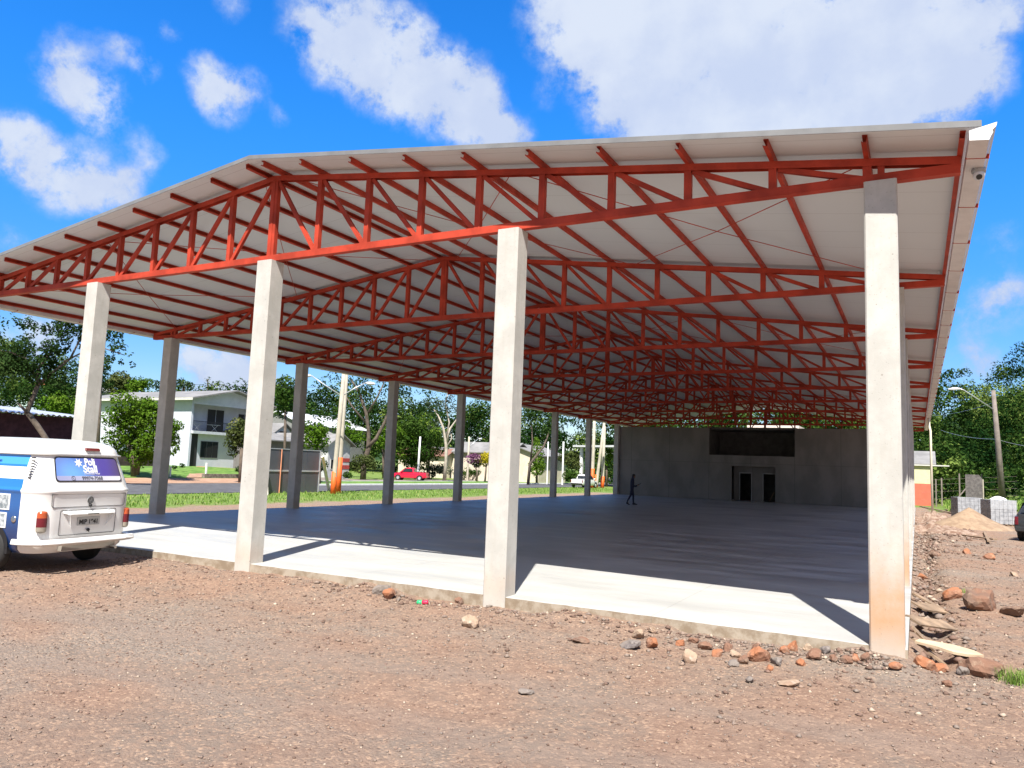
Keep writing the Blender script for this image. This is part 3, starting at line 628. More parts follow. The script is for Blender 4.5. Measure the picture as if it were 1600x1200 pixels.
# wheel arches as dark liners standing proud of the side, and wheels
for yy in (.95, 3.45):
    for sx in (-1, 1):
        m = MB(); n = 20; vs = []
        for r_ in (0.01, .375): vs += [(sx*.862, yy+r_*math.cos(math.pi*k/n), .36+r_*math.sin(math.pi*k/n)*.95) for k in range(n+1)]
        m.add(vs, [(k, k+1, n+2+k, n+1+k) for k in range(n)]); m.box(min(sx*.80, sx*.862), max(sx*.80, sx*.862), yy-.37, yy+.37, .28, .37)
        m.build('wheel_arch', black, van)
        wl = MB(); wl.lathe([(.16, -.08), (.28, -.085), (.318, -.05), (.32, .05), (.28, .085), (.16, .08)], (sx*.80, yy, .32), (1, 0, 0), 28); w_ = wl.build('wheel', tyre, van, smooth=True)
        rm_ = MB(); rm_.lathe([(.0, .0), (.17, .0), (.19, .02), (.13, .035), (.05, .05), (.0, .05)], (sx*.865, yy, .32), (sx, 0, 0), 24); rm_.build('rim', white_p, w_, smooth=True)
def rearY(z): return .035+(z-1.36)*(.15/.38)
def rrect(pts, rad, seg=6):  # rounded polygon in 2D
    out = []; n = len(pts)
    for i in range(n):
        p = Vector(pts[i]); a = (Vector(pts[i-1])-p).normalized(); b = (Vector(pts[(i+1) % n])-p).normalized()
        p0 = p+a*rad; p1 = p+b*rad
        for k in range(seg+1):
            s_ = k/seg; out.append(((1-s_)**2*p0+2*s_*(1-s_)*p+s_**2*p1))
    return out
def rear_panel(name, pts, rad, off, mat, parent, thick=.004, lean=True):
    P = rrect(pts, rad); n = len(P); f = (lambda z: rearY(z)) if lean else (lambda z: 0.0)
    vs = [(p.x, f(p.y)-off, p.y) for p in P]+[(p.x, f(p.y)-off+thick, p.y) for p in P]
    m = MB(); m.add(vs, [tuple(range(n))[::-1] if False else tuple(range(n))]+[(i, i+n, (i+1) % n+n, (i+1) % n) for i in range(n)]); return m.build(name, mat, parent)
def mat_sticker():
    m, t, b = newmat('window_sticker'); tc = nn(t, 'ShaderNodeTexCoord'); sp = nn(t, 'ShaderNodeSeparateXYZ'); t.links.new(tc.outputs['Object'], sp.inputs[0]); x, y, z = sp.outputs
    d = mathn(t, 'SQRT', mathn(t, 'ADD', mathn(t, 'POWER', mathn(t, 'ADD', x, .28), 2.0), mathn(t, 'POWER', mathn(t, 'MULTIPLY', mathn(t, 'SUBTRACT', z, 1.5), 1.3), 2.0)))
    c = mixc(t, mrange(t, d, .0, .55), (.13, .36, .78), (.085, .065, .30)); c = mixc(t, mrange(t, x, .28, .62), c, (.09, .07, .15))
    ray = mathn(t, 'LESS_THAN', mathn(t, 'ADD', mathn(t, 'MULTIPLY', x, 1.2), z), 1.40); c = mixc(t, mathn(t, 'MULTIPLY', ray, .35), c, (.16, .30, .66))
    c = mixc(t, mathn(t, 'LESS_THAN', z, 1.462), c, mixc(t, mrange(t, x, -.6, .6), (.28, .30, .50), (.62, .62, .66)))
    t.links.new(c, b.inputs['Base Color']); b.inputs['Roughness'].default_value = .12; return m
TW = [(-.602, 1.375), (.602, 1.375), (.560, 1.757), (-.560, 1.757)]
TI = [(-.582, 1.392), (.582, 1.392), (.543, 1.738), (-.543, 1.738)]
rw = rear_panel('rear_window', TI, .055, .016, mat_sticker(), van)
rear_panel('seal', TW, .065, .010, black, rw)
tilt = math.atan2(.15, .38)
def rearM(x, z, off=.02):   # text plane on the leaning rear window, readable from behind
    return Matrix.Translation((x, rearY(z)-off, z)) @ Matrix.Rotation(math.radians(90)-tilt, 4, 'X')
wt = paint('white_lettering', (.82, .83, .86), .4, 0, .02); gtx = paint('grey_lettering', (.10, .10, .13), .5)
text_mesh('lettering', 'Poli', .165, wt, rw, rearM(.04, 1.675), bold=.005, sx=.78)
text_mesh('lettering', 'Stall', .165, wt, rw, rearM(.03, 1.565), bold=.005, sx=.95)
text_mesh('lettering', 'Comunica\u00e7\u00e3o Visual', .034, wt, rw, rearM(.05, 1.498))
text_mesh('lettering', '99974-7068', .078, gtx, rw, rearM(.04, 1.427), bold=.0015, sx=1.0)
# star shape left of the lettering and the ring of the phone mark
m = MB(); P = []
for k in range(14):
    a = 2*math.pi*k/14+.2; r_ = .075 if k % 2 == 0 else .035; P.append((-.165+r_*math.cos(a), 1.665+r_*math.sin(a)))
m.add([(a, rearY(b)-.019, b) for a, b in P], [tuple(range(14))]); m.build('star', wt, rw)
m = MB(); P = [(-.30+.032*math.cos(2*math.pi*k/20), 1.427+.032*math.sin(2*math.pi*k/20)) for k in range(21)]; m.tube([(a, rearY(b)-.019, b) for a, b in P], .0035, 5, caps=False); m.tube([(-.31, rearY(1.44)-.019, 1.44), (-.305, rearY(1.425)-.019, 1.425), (-.29, rearY(1.415)-.019, 1.415)], .004, 5); m.build('phone_mark', gtx, rw)
# seams: tailgate, engine lid
def seam(pts, rad, name='panel_seam', off=.003, r=.0045, lean=lambda z: 0.0, parent=van, close=True):
    P = rrect(pts, rad); P = P+[P[0]] if close else P
    m = MB(); m.tube([(p.x, lean(p.y)-off+.003, p.y) for p in P], r, 5, caps=False); return m.build(name, MATS.get('seam') or paint('seam', (.05, .05, .05), .8), parent)
m = MB()
P = rrect([(-.655, 1.17), (-.655, .985), (.655, .985), (.655, 1.17)], .05)[7:21]
m.tube([(-.66, 0, 1.19)]+[(p.x, 0, p.y) for p in P]+[(.66, 0, 1.19)], .005, 5); m.tube([(-.66, 0, 1.182), (.66, 0, 1.182)], .005, 5)
m.build('tailgate_seam', paint('seam', (.06, .06, .06), .8), van)
seam([(-.50, .56), (.50, .56), (.50, .94), (-.50, .94)], .03, 'engine_lid_seam', r=.004)
pm = MB(); pm.add([(-.46,-.002,.925),(.46,-.002,.925),(.40,-.10,.885),(-.40,-.10,.885),(-.46,-.002,.90),(.46,-.002,.90),(.40,-.10,.872),(-.40,-.10,.872)], [(0,1,2,3),(7,6,5,4),(3,2,6,7),(0,3,7,4),(2,1,5,6)])
pm.add([(-.40,-.10,.872),(-.40,-.002,.90),(-.30,-.002,.66),(.40,-.10,.872),(.40,-.002,.90),(.30,-.002,.66)], [(0,1,2),(3,5,4)])
ph = pm.build('plate_hood', white_p, van)
m = MB(); m.box(-.10, .10, -.104, -.10, .872, .887); m.build('plate_lamp', black, ph)
plate = MB(); plate.box(-.20, .20, -.012, -.002, .695, .825); pl = plate.build('number_plate', paint('plate_grey', (.42, .43, .42), .4), van, bevel=.004)
MR = lambda x, z, off: Matrix.Translation((x, -off, z)) @ Matrix.Rotation(math.radians(90), 4, 'X')
text_mesh('lettering', 'MIP 1941', .098, black, pl, MR(0, .748, .0135), bold=.003, sx=.92)
# emblem: ring with two letters stacked
em = MB(); R_ = .052; em.tube([(R_*math.cos(2*math.pi*k/28), -.012, 1.085+R_*math.sin(2*math.pi*k/28)) for k in range(29)], .006, 6, caps=False)
for pts in ([(-.022, .046), (0, .004), (.022, .046)], [(-.042, .028), (-.021, -.044), (0, -.006), (.021, -.044), (.042, .028)]): em.tube([(a, -.012, 1.085+b) for a, b in pts], .006, 6)
eo = em.build('emblem', paint('emblem_metal', (.16, .17, .17), .3, .5), van); m = MB(); m.lathe([(R_, 0), (R_, .008)], (0, 0, 1.085), (0, -1, 0), 24); m.build('emblem_back', paint('emblem_back', (.35, .35, .35), .5), eo)
for z in (1.005, .625):
    m = MB(); m.lathe([(.022, 0), (.026, .012), (.020, .03), (.0, .034)], (0, -.001, z), (0, -1, 0), 16); m.tube([(0, -.02, z+.02), (.004, -.028, z-.035)], .009, 6); m.build('lock', black, van, smooth=True)
for x in (-.36, .36):
    m = MB(); m.box(x-.022, x+.022, -.014, 0, .93, .948); m.build('hinge', galv, van)
# tail lamps
for s in (-1, 1):
    m = MB(); zs = [(.612,.3,0),(.622,.75,0),(.64,.95,0),(.70,1,0),(.702,1,1),(.835,1,1),(.837,1,2),(.91,.95,2),(.93,.75,2),(.94,.3,2)]
    c0 = Vector((s*.752, .052, 0)); nrm = Vector((s*.5, -.86, 0)).normalized(); tn = Vector((-nrm.y, nrm.x, 0)); n = 14; vs = []
    for z, k, mi in zs: vs += [c0+tn*(.072*k*math.cos(2*math.pi*i/n))+nrm*(.052*k*math.sin(2*math.pi*i/n))+Vector((0, 0, z)) for i in range(n)]
    for j in range(len(zs)-1): m.add(vs[j*n:(j+2)*n], [(i, (i+1) % n, (i+1) % n+n, i+n) for i in range(n)], zs[j+1][2])
    m.add(vs[:n], [tuple(range(n))]); m.add(vs[-n:], [tuple(range(n))], 2)
    m.build('tail_lamp', [lampwh, lampred, lampor], van, smooth=True)
m = MB(); P = rrect([(-.13, 1.862), (.13, 1.862), (.12, 1.905), (-.12, 1.905)], .012)
yb_ = lambda z: .20+(z-1.85)*.5
m.add([(p.x+.12, yb_(p.y)-.035, p.y) for p in P]+[(p.x+.12, yb_(p.y)+.05, p.y) for p in P], [tuple(range(len(P)))]+[(i, i+len(P), (i+1) % len(P)+len(P), (i+1) % len(P)) for i in range(len(P))])
m.build('brake_lamp', paint('brake_lamp_plastic', (.13, .02, .02), .25), van)
# rear bumper wraps the corners
bp_ = [(-.9, .42), (-.9, .16), (-.80, -.06), (-.6, -.105), (0, -.125), (.6, -.105), (.80, -.06), (.9, .16), (.9, .42)]
bm_ = MB(); bm_.tube([(a, b, .47) for a, b in bp_], .06, 4); bo = bm_.build('rear_bumper', white_p, van, bevel=.015)
m = MB(); m.box(-.45, .5, -.04, .05, .33, .42); m.build('engine_apron', paint('grimy_steel', (.25, .23, .2), .7), van)
m = MB(); m.tube([(.42, .1, .34), (.42, -.16, .33)], .025, 10); m.build('exhaust_pipe', chrome, van)
m = MB()
for k in range(8):
    z = 1.42+k*.042; xx = -(.842-(z-1.42)*.155)-.004; m.box(xx-.004, xx+.006, .255, .315 if k < 7 else .33, z, z+.017)
m.build('air_vent', black, van)
m = MB(); m.lathe([(.05, 0), (.052, .012), (.035, .016), (0, .016)], (-.859, .50, .80), (-1, 0, 0), 20); m.build('fuel_cap', chrome, van, smooth=True)
for (a, b, c_, d) in ((.62, 1.05, .93, 1.17), (.66, 1.2, .66, .89)):
    m = MB(); m.box(-.869, -.861, a, b, c_, d); m.build('photo_panel', white_p, van); m = MB(); m.box(-.872, -.8695, a+.03, b-.03, c_+.02, d-.02); m.build('photo_print', mat_mix2('photo_print%d' % int(a*100), (.15, .18, .2), (.45, .48, .5), 14, .4), van)
text_mesh('side_lettering', 'rrpan', .075, paint('navy_lettering', (.02, .05, .3), .4), van, Matrix.Translation((-.807, 1.05, 1.67)) @ Matrix.Rotation(math.radians(-90), 4, 'Z') @ Matrix.Rotation(math.radians(81), 4, 'X'))

# ------------------------------------------------------------------ generic car bodies
def loft(stations, closed=True, n=None):
    """stations: list of rings (same count) -> MB"""
    m = MB(); k = len(stations[0]); vs = [p for r_ in stations for p in r_]
    fs = [(i*k+j, i*k+(j+1) % k, (i+1)*k+(j+1) % k, (i+1)*k+j) for i in range(len(stations)-1) for j in range(k)]
    fs += [tuple(range(k))[::-1], tuple(range((len(stations)-1)*k, len(stations)*k))]
    m.add(vs, fs); return m
def ringsec(x, hw, z0, z1, top=None, crown=.03):
    """cross-section at length x: rounded box half width hw from z0 to z1, optional narrower top"""
    tp = hw*(top or .93); h = z1-z0
    P = [(-hw*.92, z0), (-hw, z0+h*.18), (-hw, z0+h*.62), (-(hw+tp)/2, z1-h*.10), (-tp*.8, z1), (0, z1+crown)]
    P = P+[(-a, b) for a, b in P[-2::-1]]; P += [(0, z0)]
    return [(x, a, b) for a, b in P]
def pickup(name, loc, rz, paintm, label, cat='pickup truck', group=None, cab=True, lamps=True):
    root = empty(name, loc, rz, label, cat, group)      # front towards +x
    st = [(-2.15,.74,.42,.80),(-2.12,.80,.38,.98),(-1.9,.83,.34,1.02),(-.6,.84,.30,1.02),(.9,.84,.30,1.0),(1.25,.83,.30,.96),(1.9,.80,.30,.84),(2.12,.74,.33,.72),(2.2,.62,.38,.60)]
    b = loft([ringsec(x, w, a, c) for x, w, a, c in st]).build('body', paintm, root, smooth=True); b.modifiers.new('es', 'EDGE_SPLIT').split_angle = math.radians(35)
    if cab is True: cs = [(-.62,.80,.98,1.02),(-.55,.79,.98,1.40),(-.4,.77,.98,1.54),(.1,.74,.98,1.57),(.45,.73,.98,1.52),(1.15,.78,.96,1.02)]
    else: cs = [(-2.0,.76,.98,1.02),(-1.75,.74,.98,1.35),(-1.3,.72,.98,1.48),(.1,.72,.98,1.50),(.45,.72,.98,1.46),(1.2,.78,.96,1.02)]
    def cring(x, w, a, c):
        tpw = w*.82 if c > 1.2 else w*.97; return [(x, -w, a), (x, -w, a+(c-a)*.05), (x, -tpw, c-.05 if c > 1.2 else c-.01), (x, -tpw*.8, c), (x, tpw*.8, c), (x, tpw, c-.05 if c > 1.2 else c-.01), (x, w, a+(c-a)*.05), (x, w, a)]
    cbm = loft([cring(*q) for q in cs]); cb = cbm.build('cabin', paintm, root, smooth=True); cb.modifiers.new('es', 'EDGE_SPLIT').split_angle = math.radians(30)
    # windows
    m = MB(); m.add([(.52, -.59, 1.49), (.52, .59, 1.49), (1.12, .70, 1.035), (1.12, -.70, 1.035)], [(0, 1, 2, 3)]); m.v = [(x+.016, y, z+.016) for x, y, z in m.v]; m.build('windscreen', glassd, root)
    for s in (-1, 1):
        xr = -.46 if cab is True else -1.5
        P = [(xr, .795, 1.05), (.88, .795, 1.05), (.48, .672, 1.44), (xr+.08, .672, 1.44)]
        m = MB(); m.add([(x, s*(y+.012), z) for x, y, z in P], [(0, 1, 2, 3) if s < 0 else (3, 2, 1, 0)]); m.build('side_window', glassd, root)
        m = MB(); m.box(.80, .96, s*.80 if s > 0 else -1.0, 1.0 if s > 0 else -.80, 1.02, 1.14); m.build('mirror', paintm, root, bevel=.03)
        m = MB(); m.lathe([(.0, 0), (.10, 0), (.12, .02), (.0, .05)], (2.05, s*.60, .68), (1, s*.35, .2), 14); m.build('headlight', chrome, root, smooth=True)
        m = MB(); m.box(-2.165, -2.08, s*.72-.06, s*.72+.06, .62, .92); m.build('tail_light', lampred, root, bevel=.015)
        for xx in (-1.35, 1.35):
            m = MB(); m.lathe([(.18, -.09), (.28, -.095), (.315, -.06), (.315, .06), (.28, .095), (.18, .09)], (xx, s*.755, .315), (0, 1, 0), 20); wl = m.build('wheel', tyre, root, smooth=True)
            m = MB(); m.lathe([(0, 0), (.19, 0), (.17, .03), (.05, .015), (0, .03)], (xx, s*.845, .315), (0, s, 0), 14); m.build('rim', galv, wl)
            m = MB(); n = 14; r_ = .375; m.add([(xx, s*.849, .32)]+[(xx+r_*math.cos(math.pi*k/n), s*.849, .32+r_*math.sin(math.pi*k/n)) for k in range(n+1)], [((0, k+1, k+2) if s > 0 else (0, k+2, k+1)) for k in range(n)]); m.build('wheel_arch', black, root)
    if cab is True:
        m = MB(); m.box(-2.02, -.72, -.68, .68, 1.035, 1.05); m.build('bed_cover', black, root)
    m = MB(); m.box(-2.23, -2.1, -.76, .76, .38, .56); m.build('rear_bumper', black if paintm is white_p else paintm, root, bevel=.03)
    m = MB(); m.box(2.13, 2.235, -.5, .5, .40, .52); m.box(2.19, 2.225, -.36, .36, .60, .68); m.build('grille', black, root)
    m = MB(); m.add([(-.64, -.6, 1.1), (-.64, .6, 1.1), (-.585, .58, 1.40), (-.585, -.58, 1.40)] if cab is True else [(-2.0, -.6, 1.08), (-2.0, .6, 1.08), (-1.79, .54, 1.34), (-1.79, -.54, 1.34)], [(3, 2, 1, 0)]); m.v = [(x-.02, y, z) for x, y, z in m.v]; m.build('rear_glass', glassd, root)
    return root
p = at3(641, 751, 93); pickup('pickup_truck', (p[0], p[1], gz(p[0], p[1])+.03), math.radians(200), red_p, 'small red pickup truck parked past the grass verge under green trees')
p = at3(913, 761, 88.5); pickup('pickup_truck', (p[0], p[1], gz(p[0], p[1])+.03), math.radians(88), white_p, 'white pickup truck seen from behind at the orange footed poles')
pickup('car', (5.22, 26.1, gz(5.5, 25.5)+.0), math.radians(70), dark_p, 'dark car cut off by the right edge of the photo', 'car', cab=False)

# ------------------------------------------------------------------ person
def person(root_loc, rz):
    root = empty('person', root_loc, rz, 'person in dark navy clothes walking across the shaded pavilion floor, holding a small object', 'person')
    # local: faces +x, left side +y
    def skin(name, verts, edges, rad, mat, parent, sub=2):
        me = bpy.data.meshes.new(name); me.from_pydata(verts, edges, []); me.materials.append(mat); o = bpy.data.objects.new(name, me); COL.objects.link(o); o.parent = parent
        sk = o.modifiers.new('skin', 'SKIN'); sk.use_smooth_shade = True
        me.skin_vertices[0].data[0].use_root = True
        for i, r_ in enumerate(rad): me.skin_vertices[0].data[i].radius = r_ if isinstance(r_, tuple) else (r_, r_)
        o.modifiers.new('sub', 'SUBSURF').levels = sub; o.modifiers[-1].render_levels = sub; return o
    V = [(0,0,.95),(0,0,1.12),(.01,0,1.30),(.0,0,1.43),(.03,0,1.52),(.06,0,1.62),(.075,0,1.70),   # 0 pelvis .. 6 crown
         (.0,.10,.90),(.09,.11,.52),(.10,.11,.11),(.24,.12,.045),      # left leg (forward) 7-10
         (-.02,-.10,.90),(-.10,-.10,.53),(-.30,-.10,.16),(-.22,-.10,.04),  # right leg (trailing) 11-14
         (.0,.19,1.40),(-.02,.24,1.14),(.20,.20,1.06),(.30,.17,1.12),       # left arm, forearm forward
         (.0,-.19,1.40),(-.03,-.25,1.12),(.16,-.20,1.04),(.27,-.14,1.10)]
    E_ = [(0,1),(1,2),(2,3),(3,4),(4,5),(5,6),(0,7),(7,8),(8,9),(9,10),(0,11),(11,12),(12,13),(13,14),(3,15),(15,16),(16,17),(17,18),(3,19),(19,20),(20,21),(21,22)]
    Rr = [(.14,.16),(.12,.145),(.125,.16),(.08,.10),.055,(.095,.08),(.075,.07),(.10,.09),.065,.042,(.04,.035),(.10,.09),.065,.042,(.04,.035),.065,.047,.035,.028,.065,.047,.035,.028]
    skinm = paint('skin', (.23, .12, .08), .6); cloth = paint('navy_cloth', (.018, .022, .055), .85, 0, .2, 8); hairm = paint('hair', (.01, .009, .008), .7); trous = paint('dark_trousers', (.014, .017, .035), .85)
    body = skin('body', V, E_, Rr, cloth, root)
    m = MB(); m.lathe([(.02,-.115),(.062,-.09),(.078,-.04),(.082,.01),(.08,.05),(.06,.09),(.02,.112)], (.085, 0, 1.625), (.05, 0, 1), 16); m.add([(.16,-.012,1.635),(.16,.012,1.635),(.187,0,1.605),(.155,0,1.60)], [(0,1,2),(0,2,3),(1,3,2)]); hd = m.build('head', skinm, body, smooth=True)
    m = MB(); m.lathe([(.085,-.02),(.092,.02),(.088,.06),(.066,.10),(.02,.124)], (.068, 0, 1.632), (-.15, 0, 1), 16); m.build('hair', hairm, body, smooth=True)
    for s in (1, -1):
        hx, hy, hz = (.31, .165, 1.125) if s > 0 else (.28, -.135, 1.105)
        m = MB(); m.beam((hx, hy, hz), (hx+.075, hy, hz+.035), .035, .075, (0, 0, 1))
        for k in range(4): y_ = hy-.03+.02*k; m.tube([(hx+.07, y_, hz+.035), (hx+.105, y_, hz+.05), (hx+.118-.006*abs(k-1.5), y_, hz+.028)], [.009, .008, .006], 6)
        m.tube([(hx+.02, hy-s*.04, hz+.01), (hx+.055, hy-s*.055, hz+.045), (hx+.08, hy-s*.045, hz+.06)], [.011, .009, .007], 6)
        m.build('hand', skinm, body, smooth=True)
    for (x, y, z, a) in ((.17, .12, .035, 0), (-.24, -.10, .055, -.5)):
        m = MB(); c_, s_ = math.cos(a), math.sin(a)
        pr_ = [(-.12,-.035),(.13,-.035),(.17,-.015),(.15,.015),(.05,.04),(-.05,.075),(-.12,.07)]
        P = [(x+u*c_-v*s_, v*c_+u*s_+z) for u, v in pr_]; m.add([(a_, y-.045, b_) for a_, b_ in P]+[(a_, y+.045, b_) for a_, b_ in P], [tuple(range(7)), tuple(range(7, 14))[::-1]]+[(i, i+7, (i+1) % 7+7, (i+1) % 7) for i in range(7)]); m.build('shoe', black, body, bevel=.015)
    return root
pp = person((-13.83, 31.6, 0.0), math.radians(28))
m = MB(); m.box(-.01, .01, -.07, .07, -.09, .09); ob = m.build('phone', black); 
Mr = Matrix.Translation((-13.83, 31.6, 0)) @ Matrix.Rotation(math.radians(28), 4, 'Z') @ Matrix.Translation((.43, .02, 1.20)) @ Matrix.Rotation(math.radians(50), 4, 'Y'); ob.matrix_world = Mr
tag(ob, 'small dark device held out by the walking person', 'phone')

# ------------------------------------------------------------------ small things near the building
sc_ = empty('security_camera', (1.26, .35, 5.765), 0, 'small grey turret camera under the right gutter corner', 'camera')
m = MB(); m.lathe([(.075, 0), (.08, -.02), (.078, -.05), (.05, -.06)], (0, 0, 0), (0, 0, 1), 20); m.build('base', paint('camera_grey', (.30, .31, .32), .4), sc_, smooth=True)
m = MB(); m.lathe([(.0, -.066), (.04, -.052), (.062, -.02), (.066, .01), (.05, .04), (.0, .06)], (0, -.01, -.085), (0, 0, 1), 20); m.build('ball', paint('camera_white', (.62, .63, .65), .3), sc_, smooth=True)
m = MB(); m.lathe([(.035, 0), (.032, .012), (0, .012)], (0, -.05, -.12), (0, -.7, -.7), 16); m.build('lens', glassd, sc_)

def rock(label, loc, size, mat, seed, cat='rock', group=None, name='rock', flat=.7):
    r_ = np.random.default_rng(seed); bpy_me = bpy.data.meshes.new(name)
    import bmesh
    bm = bmesh.new(); bmesh.ops.create_icosphere(bm, subdivisions=3, radius=1)
    pl = [(Vector(r_.normal(size=3)).normalized(), r_.uniform(.52, .85)) for _ in range(11)]
    off = r_.uniform(0, 50, 3)
    for v in bm.verts:
        d = v.co.normalized(); rr = 1.0
        for n_, h_ in pl:
            k = d.dot(n_)
            if k > .05: rr = min(rr, h_/k)
        rr *= 1+.22*float(vnoise(d.x*2.5+off[0], d.y*2.5+d.z*1.7+off[1]))+.12*float(vnoise(d.x*7+off[2], d.z*7+d.y*4))
        v.co = Vector((d.x*rr*size[0]*.5, d.y*rr*size[1]*.5, d.z*rr*size[2]*.5))
    bm.to_mesh(bpy_me); bm.free(); bpy_me.materials.append(mat)
    o = bpy.data.objects.new(name, bpy_me); COL.objects.link(o)
    o.location = (loc[0], loc[1], gz(loc[0], loc[1])+size[2]*.24 + (loc[2] if len(loc) > 2 else 0)); o.rotation_euler = (r_.uniform(-.3, .3), r_.uniform(-.3, .3), r_.uniform(0, 6.28))
    return tag(o, label, cat, group)
def gpt(px, py, z=-.17):   # where the view through a pixel of the photograph meets the soil
    for _ in range(6):
        d = raydir(px, py); t_ = (z-CAM[2])/d[2]; P = CAM+t_*d; z = gz(P[0], P[1])
    return P, t_
def rk(label, px, py, wpx, hpx, mat, seed, group=None):
    P, dep = gpt(px, py); s = dep/F; return rock(label, (P[0], P[1]+.06), (wpx*s*1.35, wpx*s*1.1, hpx*s*1.6), mat, seed, group=group)
G = 'rocks lying along the edge of the floor slab'
rk('big brown boulder on the soil right of the corner column', 1535, 952, 48, 26, rock_br, 1)
rk('block shaped orange rock behind the brown boulder, close to the trench', 1491, 936, 25, 17, rock_or, 2)
rk('large brown rock supporting the pale slab beside the grass tuft', 1531, 1058, 52, 29, rock_br, 3)
rk('reddish rock at the foot of the corner column, outer side', 1448, 1046, 34, 20, rock_or, 4)
rk('flat brown stone at the right edge behind the grass tuft', 1583, 958, 36, 12, rock_br, 5)
rk('pale pink rock standing alone in front of the middle column', 729, 980, 24, 19, rock_pl, 6)
rk('orange rock leaning on the slab edge left of the middle column', 655, 930, 20, 16, rock_or, 7)
rk('orange wedge shaped rock left of the green and red can', 603, 935, 20, 13, rock_or, 8)
rk('grey stone touching the broken slab edge behind the orange wedge rock', 593, 925, 22, 13, rock_gr, 9)
rk('greyish pink rock right of the can, near the middle column', 693, 937, 24, 16, rock_pl, 10)
rk('long reddish rock against the foot of the middle column', 736, 929, 28, 13, rock_br, 11)
rk('small orange stone just left of the middle column foot', 752, 936, 14, 9, rock_or, 12)
rk('largest orange rock in the row before the front slab edge', 1185, 1034, 34, 21, rock_or, 13)
rk('round yellowish rock standing apart before the rock row', 1077, 1036, 22, 17, rock_pl, 14)
rk('round orange stone on top of the rock row close to the slab', 1238, 1017, 18, 14, rock_or, 15)
rk('dark orange rock right of the largest orange rock', 1271, 1032, 24, 15, rock_br, 16)
rk('yellow round stone resting on the slab lip', 1101, 984, 14, 11, rock_pl, 17)
rk('dark grey flat stone left end of the rock row', 985, 1014, 28, 13, rock_gr, 18)
rk('orange rock beside the dark grey flat stone', 1016, 1013, 20, 14, rock_or, 19)
rk('pale orange rock below the dark grey stone on the slab side', 995, 998, 26, 12, rock_pl, 20)
rk('thin dark wedge stone alone left of the rock row', 905, 1006, 24, 8, rock_br, 21)
rk('dark flat stone lying alone on the open gravel', 817, 1086, 22, 7, rock_gr, 22)
rk('dark stone alone on the gravel below the rock row', 1169, 1068, 16, 8, rock_gr, 23)
rk('flat pale yellow stone on the gravel below the rock row', 1231, 1073, 28, 8, rock_pl, 24)
rk('small red rock directly before the corner column', 1400, 1046, 18, 10, rock_or, 25)
rk('brown rock under the right end of the rock row', 1322, 1038, 18, 11, rock_br, 26)
rk('dark leaning stone close to the corner column foot', 1352, 1035, 13, 13, rock_br, 27)
rk('grey round stone under the pale slab', 1504, 1058, 18, 13, rock_gr, 28)
rk('orange stone peeking out under the pale slab', 1470, 1049, 24, 14, rock_or, 29)
LS = [('grey', 960,970,14,9), ('brown', 987,968,14,8), ('grey', 1035,975,20,13), ('brown', 1048,983,16,9), ('brown', 1100,1016,18,12), ('orange', 1120,1027,16,11), ('pale', 1147,1028,18,10), ('brown', 1160,1040,14,12), ('grey', 1213,1040,20,13), ('orange', 1224,1022,16,11), ('orange', 1251,1042,14,9), ('grey', 1290,1022,16,10), ('brown', 1302,1036,14,9), ('orange', 1337,1030,14,9), ('grey', 826,948,14,7),
      ('brown', 1135,1018,15,11), ('orange', 1062,1010,15,10), ('brown', 1180,1018,16,10), ('pale', 1262,1018,14,9), ('grey', 1145,1042,15,9), ('orange', 1200,1050,13,8), ('brown', 1082,1005,14,8), ('pale', 1017,990,13,8), ('orange', 945,964,13,8), ('brown', 570,915,16,9), ('pale', 672,925,13,8), ('brown', 715,944,15,9), ('orange', 700,925,12,8)]
RM = {'grey': rock_gr, 'brown': rock_br, 'orange': rock_or, 'pale': rock_pl}; cnt = {}; seed = 40
NUM = ['first', 'second', 'third', 'fourth', 'fifth', 'sixth', 'seventh', 'eighth', 'ninth', 'tenth', 'eleventh']
for (cn, px, py, wx, hx) in sorted(LS, key=lambda q: q[1]):
    k = cnt.get(cn, 0); cnt[cn] = k+1; seed += 1
    rk('small %s stone, %s %s one from the left among the stones before the slab' % (cn, NUM[k], cn), px, py, wx, hx, RM[cn], seed, group=G)
cnt = {}
for (cn, px, py, wx, hx) in [('brown', 1461,870,20,9), ('orange', 1510,866,14,8), ('orange', 1548,873,18,9), ('pale', 1585,900,14,6), ('orange', 1440,905,14,9), ('brown', 1480,1075,14,8)]:
    seed += 1; lb_ = {1461: 'flat brown stone by the trench behind the orange block rock', 1510: 'small orange stone halfway between the trench and the right edge', 1548: 'wide orange stone behind the brown boulder', 1585: 'pale flat stone at the right edge beyond the brown boulder', 1440: 'orange stone lying in the trench beside the boards', 1480: 'small brown stone before the pale curved board'}[px]
    rk(lb_, px, py, wx, hx, RM[cn], seed)
